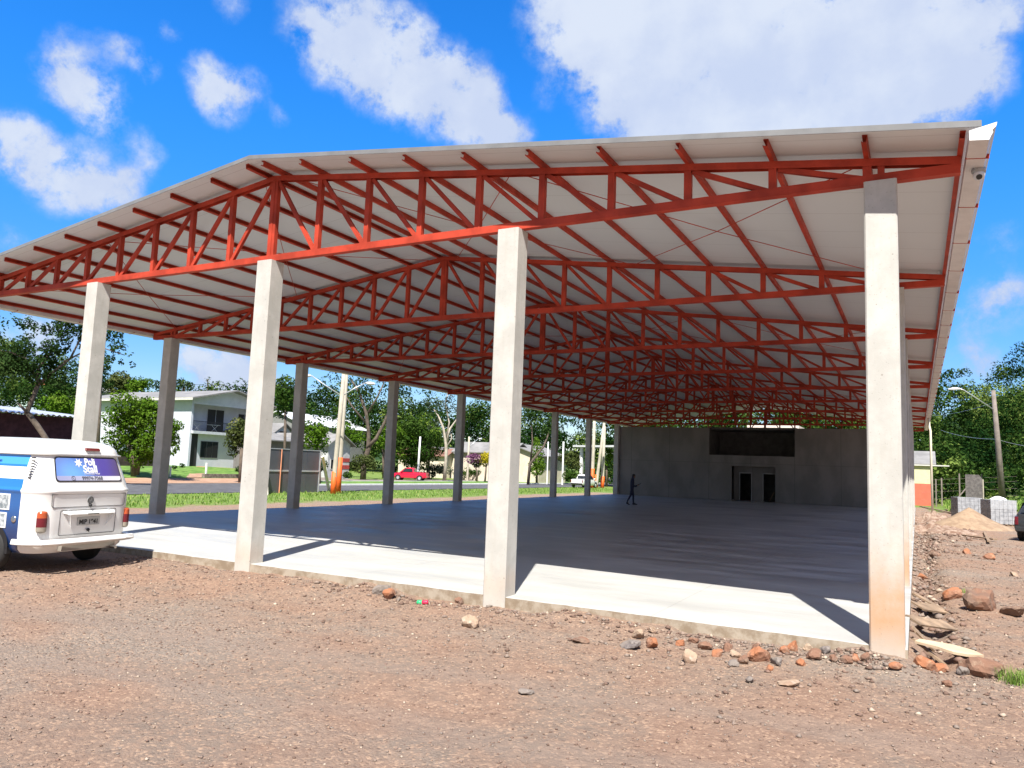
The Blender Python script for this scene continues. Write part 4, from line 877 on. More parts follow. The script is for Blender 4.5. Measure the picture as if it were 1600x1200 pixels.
# loose rubble along the trench: uncounted
def chips(name, n, fx, fy, smin, smax, mat, power=2.0, seed=3, zoff=0.0, tall=.6):
    r_ = np.random.default_rng(seed); x = fx(r_, n); y = fy(r_, n, x); s = smin+(smax-smin)*r_.random(n)**power
    base = np.array([(1,0,0),(-1,0,0),(0,1,0),(0,-1,0),(0,0,1),(0,0,-1)], float); F8 = np.array([(0,2,4),(2,1,4),(1,3,4),(3,0,4),(2,0,5),(1,2,5),(3,1,5),(0,3,5)])
    B = base[None]*(1+r_.uniform(-.35, .35, (n, 6, 3)))+r_.uniform(-.25, .25, (n, 6, 3)); a = r_.uniform(0, 6.28, n); c, q = np.cos(a)[:, None], np.sin(a)[:, None]
    X = B[:, :, 0]*c-B[:, :, 1]*q; Y = B[:, :, 0]*q+B[:, :, 1]*c; Z = B[:, :, 2]*tall
    V = np.stack([X*s[:, None]+x[:, None], Y*s[:, None]+y[:, None], Z*s[:, None]+(gh(x, y)+s*.25+zoff)[:, None]], 2).reshape(-1, 3)
    Fc = (F8[None]+6*np.arange(n)[:, None, None]).reshape(-1, 3); o = npmesh(name, V, Fc, mat, tint=np.repeat(r_.random(n), 8)); return tag(o, kind='stuff')
def mat_chip():
    m, t, b = newmat('gravel_stones'); a = nn(t, 'ShaderNodeAttribute', attribute_name='tint')
    r_ = nn(t, 'ShaderNodeValToRGB'); e = r_.color_ramp; e.elements[0].color = (.12, .075, .055, 1); e.elements[1].color = (.44, .36, .28, 1)
    for p_, c in ((.35, (.20, .125, .095)), (.6, (.20, .165, .14)), (.85, (.27, .19, .145))): x = e.elements.new(p_); x.color = (*c, 1)
    t.links.new(a.outputs['Fac'], r_.inputs[0]); t.links.new(r_.outputs[0], b.inputs['Base Color']); b.inputs['Roughness'].default_value = .9; return m
chip_m = mat_chip()
o = chips('gravel', 24000, lambda r_, n: r_.uniform(-13, 3.5, n), lambda r_, n, x: -7.3+7.2*r_.random(n)**.8, .004, .018, chip_m, 2.8); tag(o, 'fine gravel strewn over the red soil in front of the slab', 'gravel')
o = chips('gravel', 2300, lambda r_, n: r_.uniform(-13, 1.5, n), lambda r_, n, x: -.15-3.2*r_.random(n)**1.9, .008, .038, chip_m, 3.2, 15); tag(o, 'coarser clods and pebbles gathered along the front edge of the slab', 'gravel')
o = chips('gravel', 520, lambda r_, n: .2-8.5*r_.random(n)**1.5, lambda r_, n, x: -.10-.55*r_.random(n)**1.3, .014, .05, chip_m, 2.2, 16); tag(o, 'small broken stones strewn between the rocks of the row before the slab', 'gravel')
o = chips('gravel', 9000, lambda r_, n: r_.uniform(.95, 7, n), lambda r_, n, x: r_.uniform(-1, 22, n), .006, .035, chip_m, 3.0, 5); tag(o, 'scattered gravel on the soil right of the building', 'gravel')
o = chips('rubble', 1300, lambda r_, n: r_.normal(.70, .17, n).clip(.44, 1.4), lambda r_, n, x: r_.uniform(.3, 36, n), .015, .085, chip_m, 2.6, 6, .01); tag(o, 'concrete and soil rubble filling the trench along the right side', 'rubble')
o = chips('rubble', 420, lambda r_, n: .8+np.abs(r_.normal(0, .9, n)), lambda r_, n, x: r_.uniform(15, 31, n)+0*x, .02, .12, chip_m, 3.0, 8, .0); tag(o, 'broken rubble spread before the sand heap', 'rubble')
# planks leaning over the trench
k = 0
lab = ['brown plank leaning from the slab into the trench nearest the corner column', 'second short plank in the trench beside the corner column', 'wide pale formwork board bridging the trench', 'dark brown board tilted in the trench', 'long thin board lying along the trench edge', 'narrow board end sticking out of the trench']
for (y, x1, z1, x2, z2, wd, mt) in [(1.1, .46, -.04, .80, -.26, .07, wood), (1.7, .46, -.02, .70, -.30, .14, wood), (2.5, .44, -.03, .92, -.16, .26, wood), (3.5, .44, -.10, .62, -.30, .34, paint('dark_wood', (.22, .15, .10), .85, 0, .3, 4)), (4.6, .5, -.12, .9, -.2, .3, wood), (5.6, .45, -.05, .8, -.2, .12, wood)]:
    m = MB(); m.beam((x1, y-.1, z1), (x2, y+.1+.5*((k*37) % 5-2)/2, z2), wd, .025, (0, 1, .1)); tag(m.build('plank', mt), lab[k], 'plank'); k += 1
Pm, _ = gpt(1488, 1040)
m = MB(); P = [(-.40, -.02), (-.36, .12), (.0, .20), (.22, .16), (.33, .05), (.16, -.07), (.02, -.10), (-.15, -.04)]; m.add([(a, b, 0) for a, b in P]+[(a, b, .03) for a, b in P], [tuple(range(8))[::-1], tuple(range(8, 16))]+[(i, (i+1) % 8, (i+1) % 8+8, i+8) for i in range(8)])
ps = m.build('plywood_piece', paint('pale_plywood', (.50, .39, .27), .8, 0, .2, 2)); ps.location = (Pm[0], Pm[1]+.08, Pm[2]+.15); ps.rotation_euler = (.10, .10, -.1); tag(ps, 'pale curved board resting on the rocks beside the corner column', 'board')
# can
Pc, dc = gpt(660, 945); can = empty('drink_can', (Pc[0], Pc[1], gz(Pc[0], Pc[1])+.035), .5, 'crushed green and red can on the soil before the slab', 'can')
cg = paint('can_green', (.03, .42, .16), .35); cr = paint('can_red', (.60, .03, .08), .35)
m = MB(); m.lathe([(.028, -.085), (.036, -.075), (.037, 0)], (0, 0, 0), (1, -.25, .1), 14); m.build('green_half', cg, can, smooth=True); m = MB(); m.lathe([(.037, 0), (.030, .03), (.035, .07), (.028, .085), (.0, .085)], (0, 0, 0), (1, -.25, .1), 14); m.build('red_half', cr, can, smooth=True)

# sand heap
Ps, ds = gpt(1515, 828); m = MB(); n = 40; R_ = 12; vs = []
for j in range(R_+1):
    for i in range(n):
        a = 2*math.pi*i/n; r_ = j/R_*(1+.15*float(vnoise(math.cos(a)*1.5+9, math.sin(a)*1.5+4))); h = 1.12*max(0, 1.03-math.sqrt((j/R_)**2+.02))*(1-.2*(j/R_)*(1-j/R_)*4)
        x, y = Ps[0]+.1+r_*1.9*math.cos(a), Ps[1]+2.2+r_*2.0*math.sin(a); vs.append((x, y, gz(x, y)-.04+h+.12*float(fbm(np.array(x*1.5), np.array(y*1.5), 3))*(1-j/R_)))
m.add(vs, [(j*n+i, j*n+(i+1) % n, (j+1)*n+(i+1) % n, (j+1)*n+i) for j in range(R_) for i in range(n)][::-1]+[tuple(range(n))]); so_ = m.build('sand_heap', sand_m, smooth=True); tag(so_, 'heap of brown sand in front of the block pallet', 'sand heap')
# pallets of concrete blocks
blk = mat_mix2('concrete_block', (.25, .26, .28), (.36, .37, .39), 6.0, .9); wrap_m = paint('plastic_wrap', (.72, .76, .80), .25, 0, .06)
wrap_b = wrap_m.node_tree.nodes['Principled BSDF']; wrap_b.inputs['Alpha'].default_value = .22; wrap_b.inputs['Roughness'].default_value = .15
def pallet(loc, rz, nx_, ny_, nz_, label, wrapped=True):
    root = empty('block_pallet', loc, rz, label, 'pallet of blocks', 'pallets of concrete blocks')
    m = MB()
    for i in range(3): m.box(-.6, .6, -.55+i*.5, -.45+i*.5, 0, .09)
    for i in range(6): m.box(-.6+i*.22, -.5+i*.22, -.6, .6, .09, .11)
    m.build('pallet', wood, root)
    for k_ in range(nz_):
        m = MB()
        for i in range(nx_):
            for j in range(ny_):
                w_, d_ = 1.2/nx_, 1.2/ny_; x0 = -.6+i*w_; y0 = -.6+j*d_; z0 = .11+k_*.2; m.box(x0+.006, x0+w_-.006, y0+.006, y0+d_-.006, z0, z0+.193)
        m.build('block_layer', blk, root)
    if wrapped:
        m = MB(); h = .11+nz_*.2; m.box(-.62, .62, -.62, .62, h-.45, h+.012); m.build('plastic_wrap', wrap_m, root)
        m = MB(); vs = []; n = 18
        for j in range(5):
            for i in range(n): a = 2*math.pi*i/n; rr = (1-j/4.3)*(.34+.12*math.sin(3*a+1)+.06*math.sin(7*a)); vs.append((rr*math.cos(a), rr*math.sin(a)*.8, h+.012+.16*math.sin(j/4*1.5)+.02*math.sin(5*a+j)))
        m.add(vs, [(j*n+i, j*n+(i+1) % n, (j+1)*n+(i+1) % n, (j+1)*n+i) for j in range(4) for i in range(n)]+[tuple(range(4*n, 5*n))]); m.build('crumpled_plastic', paint('crumpled_film', (.80, .83, .86), .3, 0, .05), root)
    return root
Pp, _ = gpt(1558, 822); pallet((Pp[0]+.15, Pp[1]+1.0, gz(Pp[0], Pp[1]+.8)), .32, 6, 3, 6, 'plastic wrapped pallet of grey concrete blocks beside the sand heap')
pallet((Pp[0]-1.15, Pp[1]+3.3, gz(Pp[0]-1, Pp[1]+3)), .25, 6, 3, 6, 'pallet of grey blocks half hidden behind the sand heap', False)
# concrete fence piece
def board(px, dep, wpx, toppx, basepx, label):
    pass
P = at3(1523, 790, 58); z0 = gz(P[0], P[1]); m = MB(); wd, h = 1.15, 2.25; prof = [(-wd/2, 0), (wd/2, 0), (wd/2, h-.35), (wd/2-.25, h), (-wd/2, h)]
m.add([(a, 0, b) for a, b in prof]+[(a, .12, b) for a, b in prof], [tuple(range(5)), tuple(range(5, 10))[::-1]]+[(i, i+5, (i+1) % 5+5, (i+1) % 5) for i in range(5)])
bo = m.build('slatted_panel', mat_mix2('weathered_slats', (.10, .09, .09), (.17, .155, .15), 5)); bo.location = (P[0], P[1], z0); bo.rotation_euler = (0, 0, -.1); tag(bo, 'dark upright panel with a clipped corner behind the pallets', 'panel')
m = MB(); m.box(wd/2-.02, wd/2+.05, -.03, .15, -z0*0, h-.34); e1 = m.build('edge_post', pole_c, bo)
# planks and timbers near the sand
lb = ['pale board lying behind the downpipe foot', 'second pale board lying by the sand heap', 'dark edged plank lying before the sand heap', 'short plank lying on the gravel beside the dark edged plank', 'timber lying at the back by the grass']
k = 0
for (pa, pb, wd, mt) in [((1438, 792), (1500, 794), .14, wood), ((1478, 797), (1502, 798), .14, wood), ((1505, 838), (1555, 847), .16, wood), ((1538, 833), (1545, 850), .10, wood), ((1500, 800), (1508, 786), .10, wood)]:
    a, _ = gpt(*pa); b, _ = gpt(*pb); m = MB(); m.beam((a[0], a[1], gz(a[0], a[1])+.06), (b[0], b[1], gz(b[0], b[1])+.10), wd, .05, (0, 1, 0)); tag(m.build('plank', mt), lb[k], 'plank'); k += 1
# soil mound
for (px, py, rx, ry, h, label) in ((1470, 832, 1.6, 1.3, .35, 'low mound of red soil and rubble beside the trench'), (1455, 815, 1.3, 2.0, .40, 'red soil mound at the foot of the downpipe')):
    Pq, _ = gpt(px, py); m = MB(); n = 30; vs = []
    for j in range(9):
        for i in range(n):
            a = 2*math.pi*i/n; x, y = Pq[0]+j/8*rx*math.cos(a), Pq[1]+.8+j/8*ry*math.sin(a); vs.append((x, y, gz(x, y)-.05+h*(1-(j/8)**1.5)*(1+1.2*float(fbm(np.array(x*2.2), np.array(y*2.2), 4)))))
    m.add(vs, [(j*n+i, j*n+(i+1) % n, (j+1)*n+(i+1) % n, (j+1)*n+i) for j in range(8) for i in range(n)]+[tuple(range(n))]); tag(m.build('soil_mound', rubble_m, smooth=False), label, 'soil mound')

# ------------------------------------------------------------------ buildings
def ypx(px, x):          # y of the wall plane x = const seen at photo column px
    d = raydir(px, 720); return CAM[1]+(x-CAM[0])/d[0]*d[1]
def zof(py, px, dep): return at3(px, py, dep)[2]
def depth(x, y): return float((np.array([x, y, 1.94])-CAM) @ fw)
stucco_w = mat_mix2('pale_blue_stucco', (.50, .52, .60), (.56, .58, .65), 1.2, .9, bump=.1)
stucco_c = mat_mix2('cream_stucco', (.55, .48, .38), (.64, .57, .47), 1.2, .9, bump=.1)
roof_g = paint('fibre_cement_roof', (.21, .205, .20), .85, 0, .2, .7); fascia_m = paint('fascia', (.55, .54, .50), .7, 0, .1); roof_tile = paint('orange_tile_roof', (.55, .17, .07), .85, 0, .2, 2)
room_shade = paint('shadow_room', (.02, .02, .022), .7)  # near-black colour stands in for the shade of rooms behind openings
def opening(root, name, axis, plane, a0, a1, z0, z1, proud=.03, mat=None, frame=None, divs=1):
    """window or door set in a wall: axis 'x' means the wall plane is x = plane, facing +x; 'y' faces -y"""
    m = MB()
    if axis == 'x': m.box(plane, plane+proud, a0, a1, z0, z1)
    else: m.box(a0, a1, plane-proud, plane, z0, z1)
    o = m.build(name, mat or glassd, root)
    if frame:
        m = MB(); t_ = .05
        L = [(a0-t_, a0, z0-t_, z1+t_), (a1, a1+t_, z0-t_, z1+t_), (a0, a1, z0-t_, z0), (a0, a1, z1, z1+t_)]
        for i in range(1, divs): c = a0+(a1-a0)*i/divs; L.append((c-.02, c+.02, z0, z1))
        for (p_, q_, r_, s_) in L:
            if axis == 'x': m.box(plane, plane+proud+.02, p_, q_, r_, s_)
            else: m.box(p_, q_, plane-proud-.02, plane, r_, s_)
        m.build('frame', frame, o)
    return o
# two-storey pale house with balcony
HX = float(at3(293, 720, 75)[0]); hy0 = ypx(293, HX); hyr = ypx(355, HX); hy1 = 2*hyr-hy0; hx0 = HX-17
zb = gz(HX, hy0); print('house', HX, hy0, hy1, zb, depth(HX, hy0))
zfl = zof(674, 330, 76); zev = zof(619, 297, 75); zpk = zof(609, 352, 79)
hs_ = empty('house', (0, 0, 0), 0, 'two storey pale blue house with a balcony and low gabled roof across the street', 'house')
m = MB(); RC = 1.6   # balcony recess
m.box(hx0, HX-RC, hy0, hy1, zb-1, zev); m.box(HX-RC, HX, hy0, hy0+.25, zb-1, zev); m.box(HX-RC, HX-.3, hy0+.25, hy1-1.2, zb-1, zfl-.25); m.box(HX-RC, HX, hy1-.25, hy1, zb-1, zev)
m.box(HX-.25, HX-.002, hy0+.25, hy1-.25, zev-.65, zev)
m.add([(HX, hy0, zev), (HX, hy1, zev), (HX, hyr, zpk-.12), (hx0, hy0, zev), (hx0, hy1, zev), (hx0, hyr, zpk-.12)], [(0, 1, 2), (5, 4, 3)]); m.build('wall', stucco_w, hs_)
m = MB(); m.box(HX-RC, HX+.35, hy0+.1, hy1-.3, zfl-.28, zfl); bal = m.build('balcony', paint('balcony_slab', (.52, .54, .58), .8), hs_)
m = MB(); rl = MB(); y = hy0+.15
rl.box(HX+.28, HX+.32, hy0+.1, hy1-.3, zfl+.95, zfl+1.0)
while y < hy1-.3: rl.box(HX+.29, HX+.31, y-.012, y+.012, zfl, zfl+.95); y += .13
rl.build('railing', black, bal)
for s in (-1, 1):
    ov = .7; ya = hyr; yb2 = (hy0-ov) if s < 0 else (hy1+ov); zbv = zev-(zpk-zev)*ov/(hyr-hy0); tk = .1
    m = MB(); P = [(hx0-.5, ya, zpk), (HX+.9, ya, zpk), (HX+.9, yb2, zbv), (hx0-.5, yb2, zbv)]; P = P[::-1] if s > 0 else P
    P8 = [(a, b, c-.08) for a, b, c in P]+[(a, b, c+.06) for a, b, c in P]
    if s < 0: P8 = P8[3::-1]+P8[:3:-1]
    m.hexa(P8); m.build('roof', roof_g, hs_)
    m = MB(); m.box(hx0-.5, HX+.9, min(yb2, yb2+s*.04), max(yb2, yb2+s*.04), zbv-.22, zbv+.02); m.build('fascia', fascia_m, hs_)
opening(hs_, 'balcony_door', 'x', HX-RC, ypx(318, HX-RC), ypx(344, HX-RC), zfl, zfl+2.4, mat=room_shade, frame=stucco_w, divs=2)
opening(hs_, 'window', 'x', HX-RC, ypx(367, HX-RC), ypx(385, HX-RC), zfl+.9, zfl+2.2, mat=room_shade, frame=stucco_w, divs=2)
opening(hs_, 'front_door', 'x', HX-.3, ypx(296, HX-.3), ypx(306, HX-.3), zb, zfl-.3, mat=room_shade)
opening(hs_, 'window', 'x', HX-.3, ypx(312, HX-.3), ypx(338, HX-.3), zof(715, 325, 76), zof(690, 325, 76), frame=paint('dark_frame', (.10, .10, .11), .5), divs=3)
# furniture on the balcony
for i, (px, lab_) in enumerate(((301, 'white folding chair at the left end of the house balcony'), (329, 'white folding table on the house balcony'))):
    y = ypx(px, HX-.5); rt_ = empty('balcony_table' if i else 'folding_chair', (HX-.5, y, zfl), 0, lab_, 'table' if i else 'chair'); m = MB(); m.box(-.3, .3, -.55*(1+i*.2), .55*(1+i*.2), .70, .74); m.build('top' if i else 'seat', white_p, rt_)
    for s in (-1, 1):
        m = MB(); m.beam((.2, -.4*s, 0), (.2, .4*s, .7), .03, .04, (1, 0, 0)); m.build('leg', white_p, rt_)
def simple_house(label, x1, y0, y1, w_, zbase, h, rise, wallm, roofm, wins=(), ridge='x', ov=.5, cat='house', name='house', band=None):
    """box house whose street wall is x = x1 (facing +x), from y0 to y1; ridge along x or y"""
    root = empty(name, (0, 0, 0), 0, label, cat); x0 = x1-w_; ze = zbase+h; m = MB(); m.box(x0, x1, y0, y1, zbase-1.5, ze)
    ym, xm = (y0+y1)/2, (x0+x1)/2
    if ridge == 'x': m.add([(x1, y0, ze), (x1, y1, ze), (x1, ym, ze+rise), (x0, y0, ze), (x0, y1, ze), (x0, ym, ze+rise)], [(0, 1, 2), (5, 4, 3)])
    else: m.add([(x0, y0, ze), (x1, y0, ze), (xm, y0, ze+rise), (x0, y1, ze), (x1, y1, ze), (xm, y1, ze+rise)], [(0, 1, 2), (5, 4, 3)])
    m.build('wall', wallm, root)
    m = MB()
    for s in (-1, 1):
        if ridge == 'x':
            ye = y0-ov if s < 0 else y1+ov; zz_ = ze-rise*ov/(ym-y0); P = [(x0-ov, ym, ze+rise), (x1+ov, ym, ze+rise), (x1+ov, ye, zz_), (x0-ov, ye, zz_)]
        else:
            xe = x0-ov if s < 0 else x1+ov; zz_ = ze-rise*ov/(xm-x0); P = [(xm, y0-ov, ze+rise), (xm, y1+ov, ze+rise), (xe, y1+ov, zz_), (xe, y0-ov, zz_)]
        m.hexa([(a, b, c+.02) for a, b, c in P]+[(a, b, c+.14) for a, b, c in P])
    m.build('roof', roofm, root)
    for (ax, nm, a, b, z0, z1) in wins: opening(root, nm, ax, x1 if ax == 'x' else y0, a, b, zbase+z0, zbase+z1, frame=fascia_m if nm == 'window' else None, mat=glassd if nm == 'window' else room_shade, divs=2)
    return root
# wine coloured shed with a corrugated roof at the far left
X_ = -52.0; ya, yb_2 = ypx(-160, X_), ypx(122, X_); za = zof(647, 60, depth(X_, ypx(60, X_)))
sh = empty('shed', (0, 0, 0), 0, 'long dark wine coloured shed under a corrugated metal roof at the far left', 'shed')
m = MB(); m.box(X_-8, X_, ya, yb_2, -.5, za-.1); m.build('wall', mat_mix2('wine_boards', (.035, .018, .024), (.06, .03, .038), 2), sh)
def corr(x0, x1, y0, y1, z0, z1, per, amp, mat, parent, name='roof'):
    n = int((y1-y0)/per*8); ys = np.linspace(y0, y1, n); zz = amp*np.sin((ys-y0)*2*math.pi/per); vs = []
    for i in range(n): vs += [(x0, ys[i], z0+zz[i]), (x1, ys[i], z1+zz[i])]
    m = MB(); m.add(vs, [(2*i, 2*i+1, 2*i+3, 2*i+2) for i in range(n-1)]); m.add([(a, b, c-.02) for a, b, c in vs], [(2*i, 2*i+2, 2*i+3, 2*i+1) for i in range(n-1)]); return m.build(name, mat, parent)
corr(X_-9, X_+1.2, ya, yb_2+.3, za+.75, za-.05, .38, .045, galv, sh)
opening(sh, 'window', 'x', X_, ypx(2, X_), ypx(24, X_), .9, 1.9, mat=glassd, frame=galv)
# low dark wall with tiled base under the tree
X2 = -62.0
m = MB(); m.box(X2-.3, X2, ypx(150, X2), ypx(262, X2), -.5, zof(705, 200, depth(X2, ypx(200, X2)))); tag(m.build('garden_wall', mat_mix2('dark_wall', (.04, .03, .028), (.08, .06, .05), 2)), 'low dark garden wall behind the round green tree', 'wall')
# retaining wall and little white posts before the house
X3 = -53.7
m = MB(); m.box(X3-.4, X3, ypx(322, X3), ypx(420, X3), -.6, .28); tag(m.build('retaining_wall', mat_mix2('rough_stone', (.13, .11, .09), (.24, .21, .18), 4)), 'low rough stone retaining wall before the house lawn', 'wall')
for px, h, lb_ in ((268, .9, 'white post at the left edge of the house lawn'), (324, 1.25, 'white post in the middle of the house lawn')):
    y = ypx(px, X3-.6); m = MB(); m.box(X3-.72, X3-.58, y-.07, y+.07, -.3, gz(X3-.6, y)+h); tag(m.build('post', white_p, bevel=.02), lb_, 'post')
m = MB(); ya2 = ypx(275, -55); m.add([(-53.6, ya2, 0), (-53.6, ya2+1.6, 0), (HX+.3, hy0+2.2, 0), (HX+.3, hy0+.9, 0)], [(0, 1, 2, 3)]); m.v = [(a, b, gz(a, b)+.07) for a, b, c in m.v]; tag(m.build('garden_path', dirt_m), kind='structure')
# middle distance houses
def facade(px0, px1, dep, pyb=None):
    x1 = float(at3((px0+px1)/2, 720, dep)[0]); return x1, ypx(px0, x1), ypx(px1, x1)
x1, a, b = facade(414, 458, 80); zb_ = gz(x1, a); simple_house('small house with two grey roofs behind the grey hoarding', x1, a, b, 9, zb_, zof(688, 436, 80)-zb_, 0.9, paint('grey_wall', (.16, .15, .15), .9), roof_g, [('x', 'door', a+1, b-1, .1, 2.4)], 'y', ov=.7)
x1, a, b = facade(426, 452, 92); zb_ = gz(x1, a); simple_house('white gabled house front with grey roof rising behind the hoarding', x1, a, b, 8, zb_, zof(674, 440, 92)-zb_, .9, stucco_w, roof_g, [('x', 'window', (a+b)/2-.6, (a+b)/2+.6, 4.3, 5.2)], 'x')
x1, a, b = facade(512, 546, 84); zb_ = gz(x1, a)
hh = simple_house('white house with brick red bands on its wall behind the twin poles', x1, a, b, 9, zb_, zof(694, 540, 84)-zb_, 1.0, mat_mix2('white_boards', (.40, .41, .42), (.50, .51, .52), 2), roof_g, [('x', 'window', a+.5, a+1.7, 1.0, 2.0)], 'x')
m = MB(); zr1 = zof(722, 540, 84); zr2 = zof(716, 540, 84); m.box(x1, x1+.03, ypx(533, x1), b, zr1, zr2); m.box(x1, x1+.035, ypx(533, x1), b, zof(733, 540, 84), zof(727, 540, 84)); m.build('painted_band', paint('brick_red_band', (.36, .05, .045), .8), hh)
x1, a, b = facade(470, 568, 135); zt = zof(664, 520, 135); simple_house('long building with a white metal roof on the slope above the houses', x1, a, b, 12, zt-5, 4.6, 2.2, paint('shaded_wall', (.2, .2, .2), .9), paint('white_metal_roof', (.72, .74, .76), .4), [('x', 'window', a+3, a+5, 2, 3)], 'y')
x1, a, b = facade(518, 534, 96); zb_ = zof(688, 526, 96)-3; simple_house('grey roofed cottage top between the twin poles and the tree', x1, a, b, 6, zb_, 3, 1.1, paint('brown_wall', (.22, .17, .14), .9), roof_g, [], 'y')
x1, a, b = facade(697, 718, 118); zb_ = gz(x1, a); simple_house('cream gabled house with reddish roof behind the pale tree', x1, a, b, 9, zb_, zof(712, 708, 118)-zb_, .9, stucco_c, paint('rusty_roof', (.22, .11, .08), .85, 0, .2), [('x', 'door', a+1.2, b-1, .0, 1.4)], 'x')
x1, a, b = facade(716, 772, 122); zb_ = gz(x1, a); h2 = simple_house('low house with a long grey roof and teal awning behind the yellow shrub', x1, a, b, 9, zb_, zof(712, 745, 122)-zb_, 1.0, stucco_c, roof_g, [('x', 'window', b-4, b-2.4, .6, 1.5)], 'y')
m = MB(); ya3, yb3 = ypx(719, x1), ypx(731, x1); z3 = zof(717, 725, 122); m.hexa([(x1, ya3, z3-.7), (x1+1.6, ya3, z3-1.3), (x1+1.6, yb3, z3-1.3), (x1, yb3, z3-.7), (x1, ya3, z3-.6), (x1+1.6, ya3, z3-1.2), (x1+1.6, yb3, z3-1.2), (x1, yb3, z3-.6)]); m.build('awning', paint('teal_awning', (.10, .42, .36), .7), h2)
x1, a, b = facade(797, 826, 108); zb_ = gz(x1, a); simple_house('beige house with one small dark window left of the cypress', x1, a, b, 9, zb_, zof(708, 815, 108)-zb_, 1.3, stucco_c, roof_g, [('x', 'window', ypx(812, x1), ypx(817, x1), zof(732, 814, 108)-zb_, zof(721, 814, 108)-zb_)], 'x')
x1, a, b = facade(842, 884, 110); zb_ = gz(x1, a); simple_house('beige house with grey hipped roof right of the cypress', x1, a, b, 9, zb_, zof(713, 860, 110)-zb_, 1.5, stucco_c, roof_g, [('x', 'window', ypx(862, x1), ypx(868, x1), .9, 2.0)], 'y')
P = at3(89, 600, 160); simple_house('house with an orange tiled roof among the trees high on the left hill', float(P[0]), P[1]-4, P[1]+3.5, 7, P[2]-3.5, 2.6, 1.3, paint('mint_wall', (.45, .58, .52), .9), roof_tile, [], 'x')
P = at3(188, 612, 120); simple_house('grey roof of a house showing above the round green tree', float(P[0]), P[1]-4, P[1]+4, 7, P[2]-3.2, 2.8, .9, stucco_w, roof_g, [], 'y')
# canopy behind the white pickup
cp = empty('canopy', (0, 0, 0), 0, 'flat roofed filling station canopy on white posts near the end wall', 'canopy'); A_ = at3(895, 697, 104); B_ = at3(975, 688, 96); dv = np.array([B_[0]-A_[0], B_[1]-A_[1]]); dv /= np.linalg.norm(dv); nv = np.array([-dv[1], dv[0]]); L_ = 26; W_ = 9
c4 = [A_[:2], A_[:2]+dv*L_, A_[:2]+dv*L_+nv*W_, A_[:2]+nv*W_]; zc = float(A_[2])
m = MB(); m.hexa([(*c, zc-.12) for c in c4]+[(*c, zc+.12) for c in c4]); m.build('roof', paint('canopy_white', (.62, .63, .63), .6), cp)
for t1, t2 in ((1.0, .8), (11.5, .8), (22, .8), (1.0, 8), (11.5, 8)):
    q = A_[:2]+dv*t1+nv*t2; m = MB(); m.box(q[0]-.2, q[0]+.2, q[1]-.2, q[1]+.2, -.5, zc-.12); m.build('post', white_p, cp)
m = MB(); c5 = [A_[:2]+dv*6+nv*8.5, A_[:2]+dv*L_+nv*8.5, A_[:2]+dv*L_+nv*8.8, A_[:2]+dv*6+nv*8.8]; m.hexa([(*c, -.5) for c in c5]+[(*c, zc-.13) for c in c5]); m.build('back_wall', paint('dark_shop_wall', (.05, .05, .05), .8), cp)
# yellow and red building at the right
yb0 = 66.0; xr = CAM[0]+(yb0-CAM[1])/raydir(1457, 750)[1]*raydir(1457, 750)[0]; zg_ = gz(2.5, 66); dp = depth(xr, yb0); zt_ = zof(728, 1450, dp); zm_ = zof(756, 1450, dp)
yb = empty('building', (0, 0, 0), 0, 'small yellow and red painted building beyond the right side of the pavilion', 'building')
m = MB(); m.box(xr-7, xr, yb0, yb0+6, zm_, zt_); m.build('wall', paint('pale_yellow', (.62, .60, .36), .8, 0, .08), yb)
m = MB(); m.box(xr-7, xr+.02, yb0-.02, yb0+6, -.6, zm_); m.build('painted_base', paint('salmon_red', (.60, .13, .08), .8, 0, .08), yb)
m = MB(); m.box(xr-7.4, xr+1.3, yb0-.22, yb0+.2, zt_, zt_+.10); m.build('eave', fascia_m, yb); 
m = MB(); m.hexa([(xr-7.4, yb0-.2, zt_+.1), (xr+.3, yb0-.2, zt_+.1), (xr+.3, yb0+3, zt_+1.3), (xr-7.4, yb0+3, zt_+1.3), (xr-7.4, yb0-.2, zt_+.18), (xr+.3, yb0-.2, zt_+.18), (xr+.3, yb0+3, zt_+1.4), (xr-7.4, yb0+3, zt_+1.4)]); m.build('roof', roof_g, yb)
# pale roof seen through the far gable
m = MB(); root = empty('building', (0, 0, 0), 0, 'pale flat roof edge seen through the trusses above the end wall', 'building'); m.box(-12.9, -8.5, 60, 64, 5.6, 6.40); m.build('roof', paint('pale_parapet', (.75, .66, .58), .6), root); m = MB(); m.box(-12.8, -8.6, 60.2, 63.8, -.5, 5.59); m.build('wall', stucco_c, root)

# ------------------------------------------------------------------ hoarding, poles, lamps, wires
hx_ = -35.1; ya, yb_2 = ypx(392, -35.1), 29.15; zt = 2.45
ho = empty('hoarding', (0, 0, 0), 0, 'dark grey sheet metal hoarding on orange poles beside the road', 'fence')
y = ya; k = 0
while y < yb_2-.1:
    m = MB(); m.box(hx_-.02, hx_+.02, y, min(y+1.2, yb_2)-.015, -.3, zt); m.build('sheet', paint('hoarding_sheet%d' % k, (.16-.01*(k % 3), .165-.01*(k % 3), .19-.01*(k % 3)), .35, .5, .08, 1), ho); y += 1.2; k += 1
m = MB(); m.box(hx_+.02, hx_+.06, ya, yb_2, 1.05, 1.15); m.box(hx_-.03, hx_+.05, ya, yb_2, zt, zt+.05); m.box(hx_-.05, hx_+.07, yb_2-.02, yb_2+.05, -.3, zt+.05); m.build('rail', galv, ho)
for yy in (25.55,): m = MB(); m.tube([(hx_+.1, yy, -.3), (hx_+.1, yy, zt)], .035, 8); m.build('pole', paint('faded_orange', (.62, .25, .14), .7), ho)
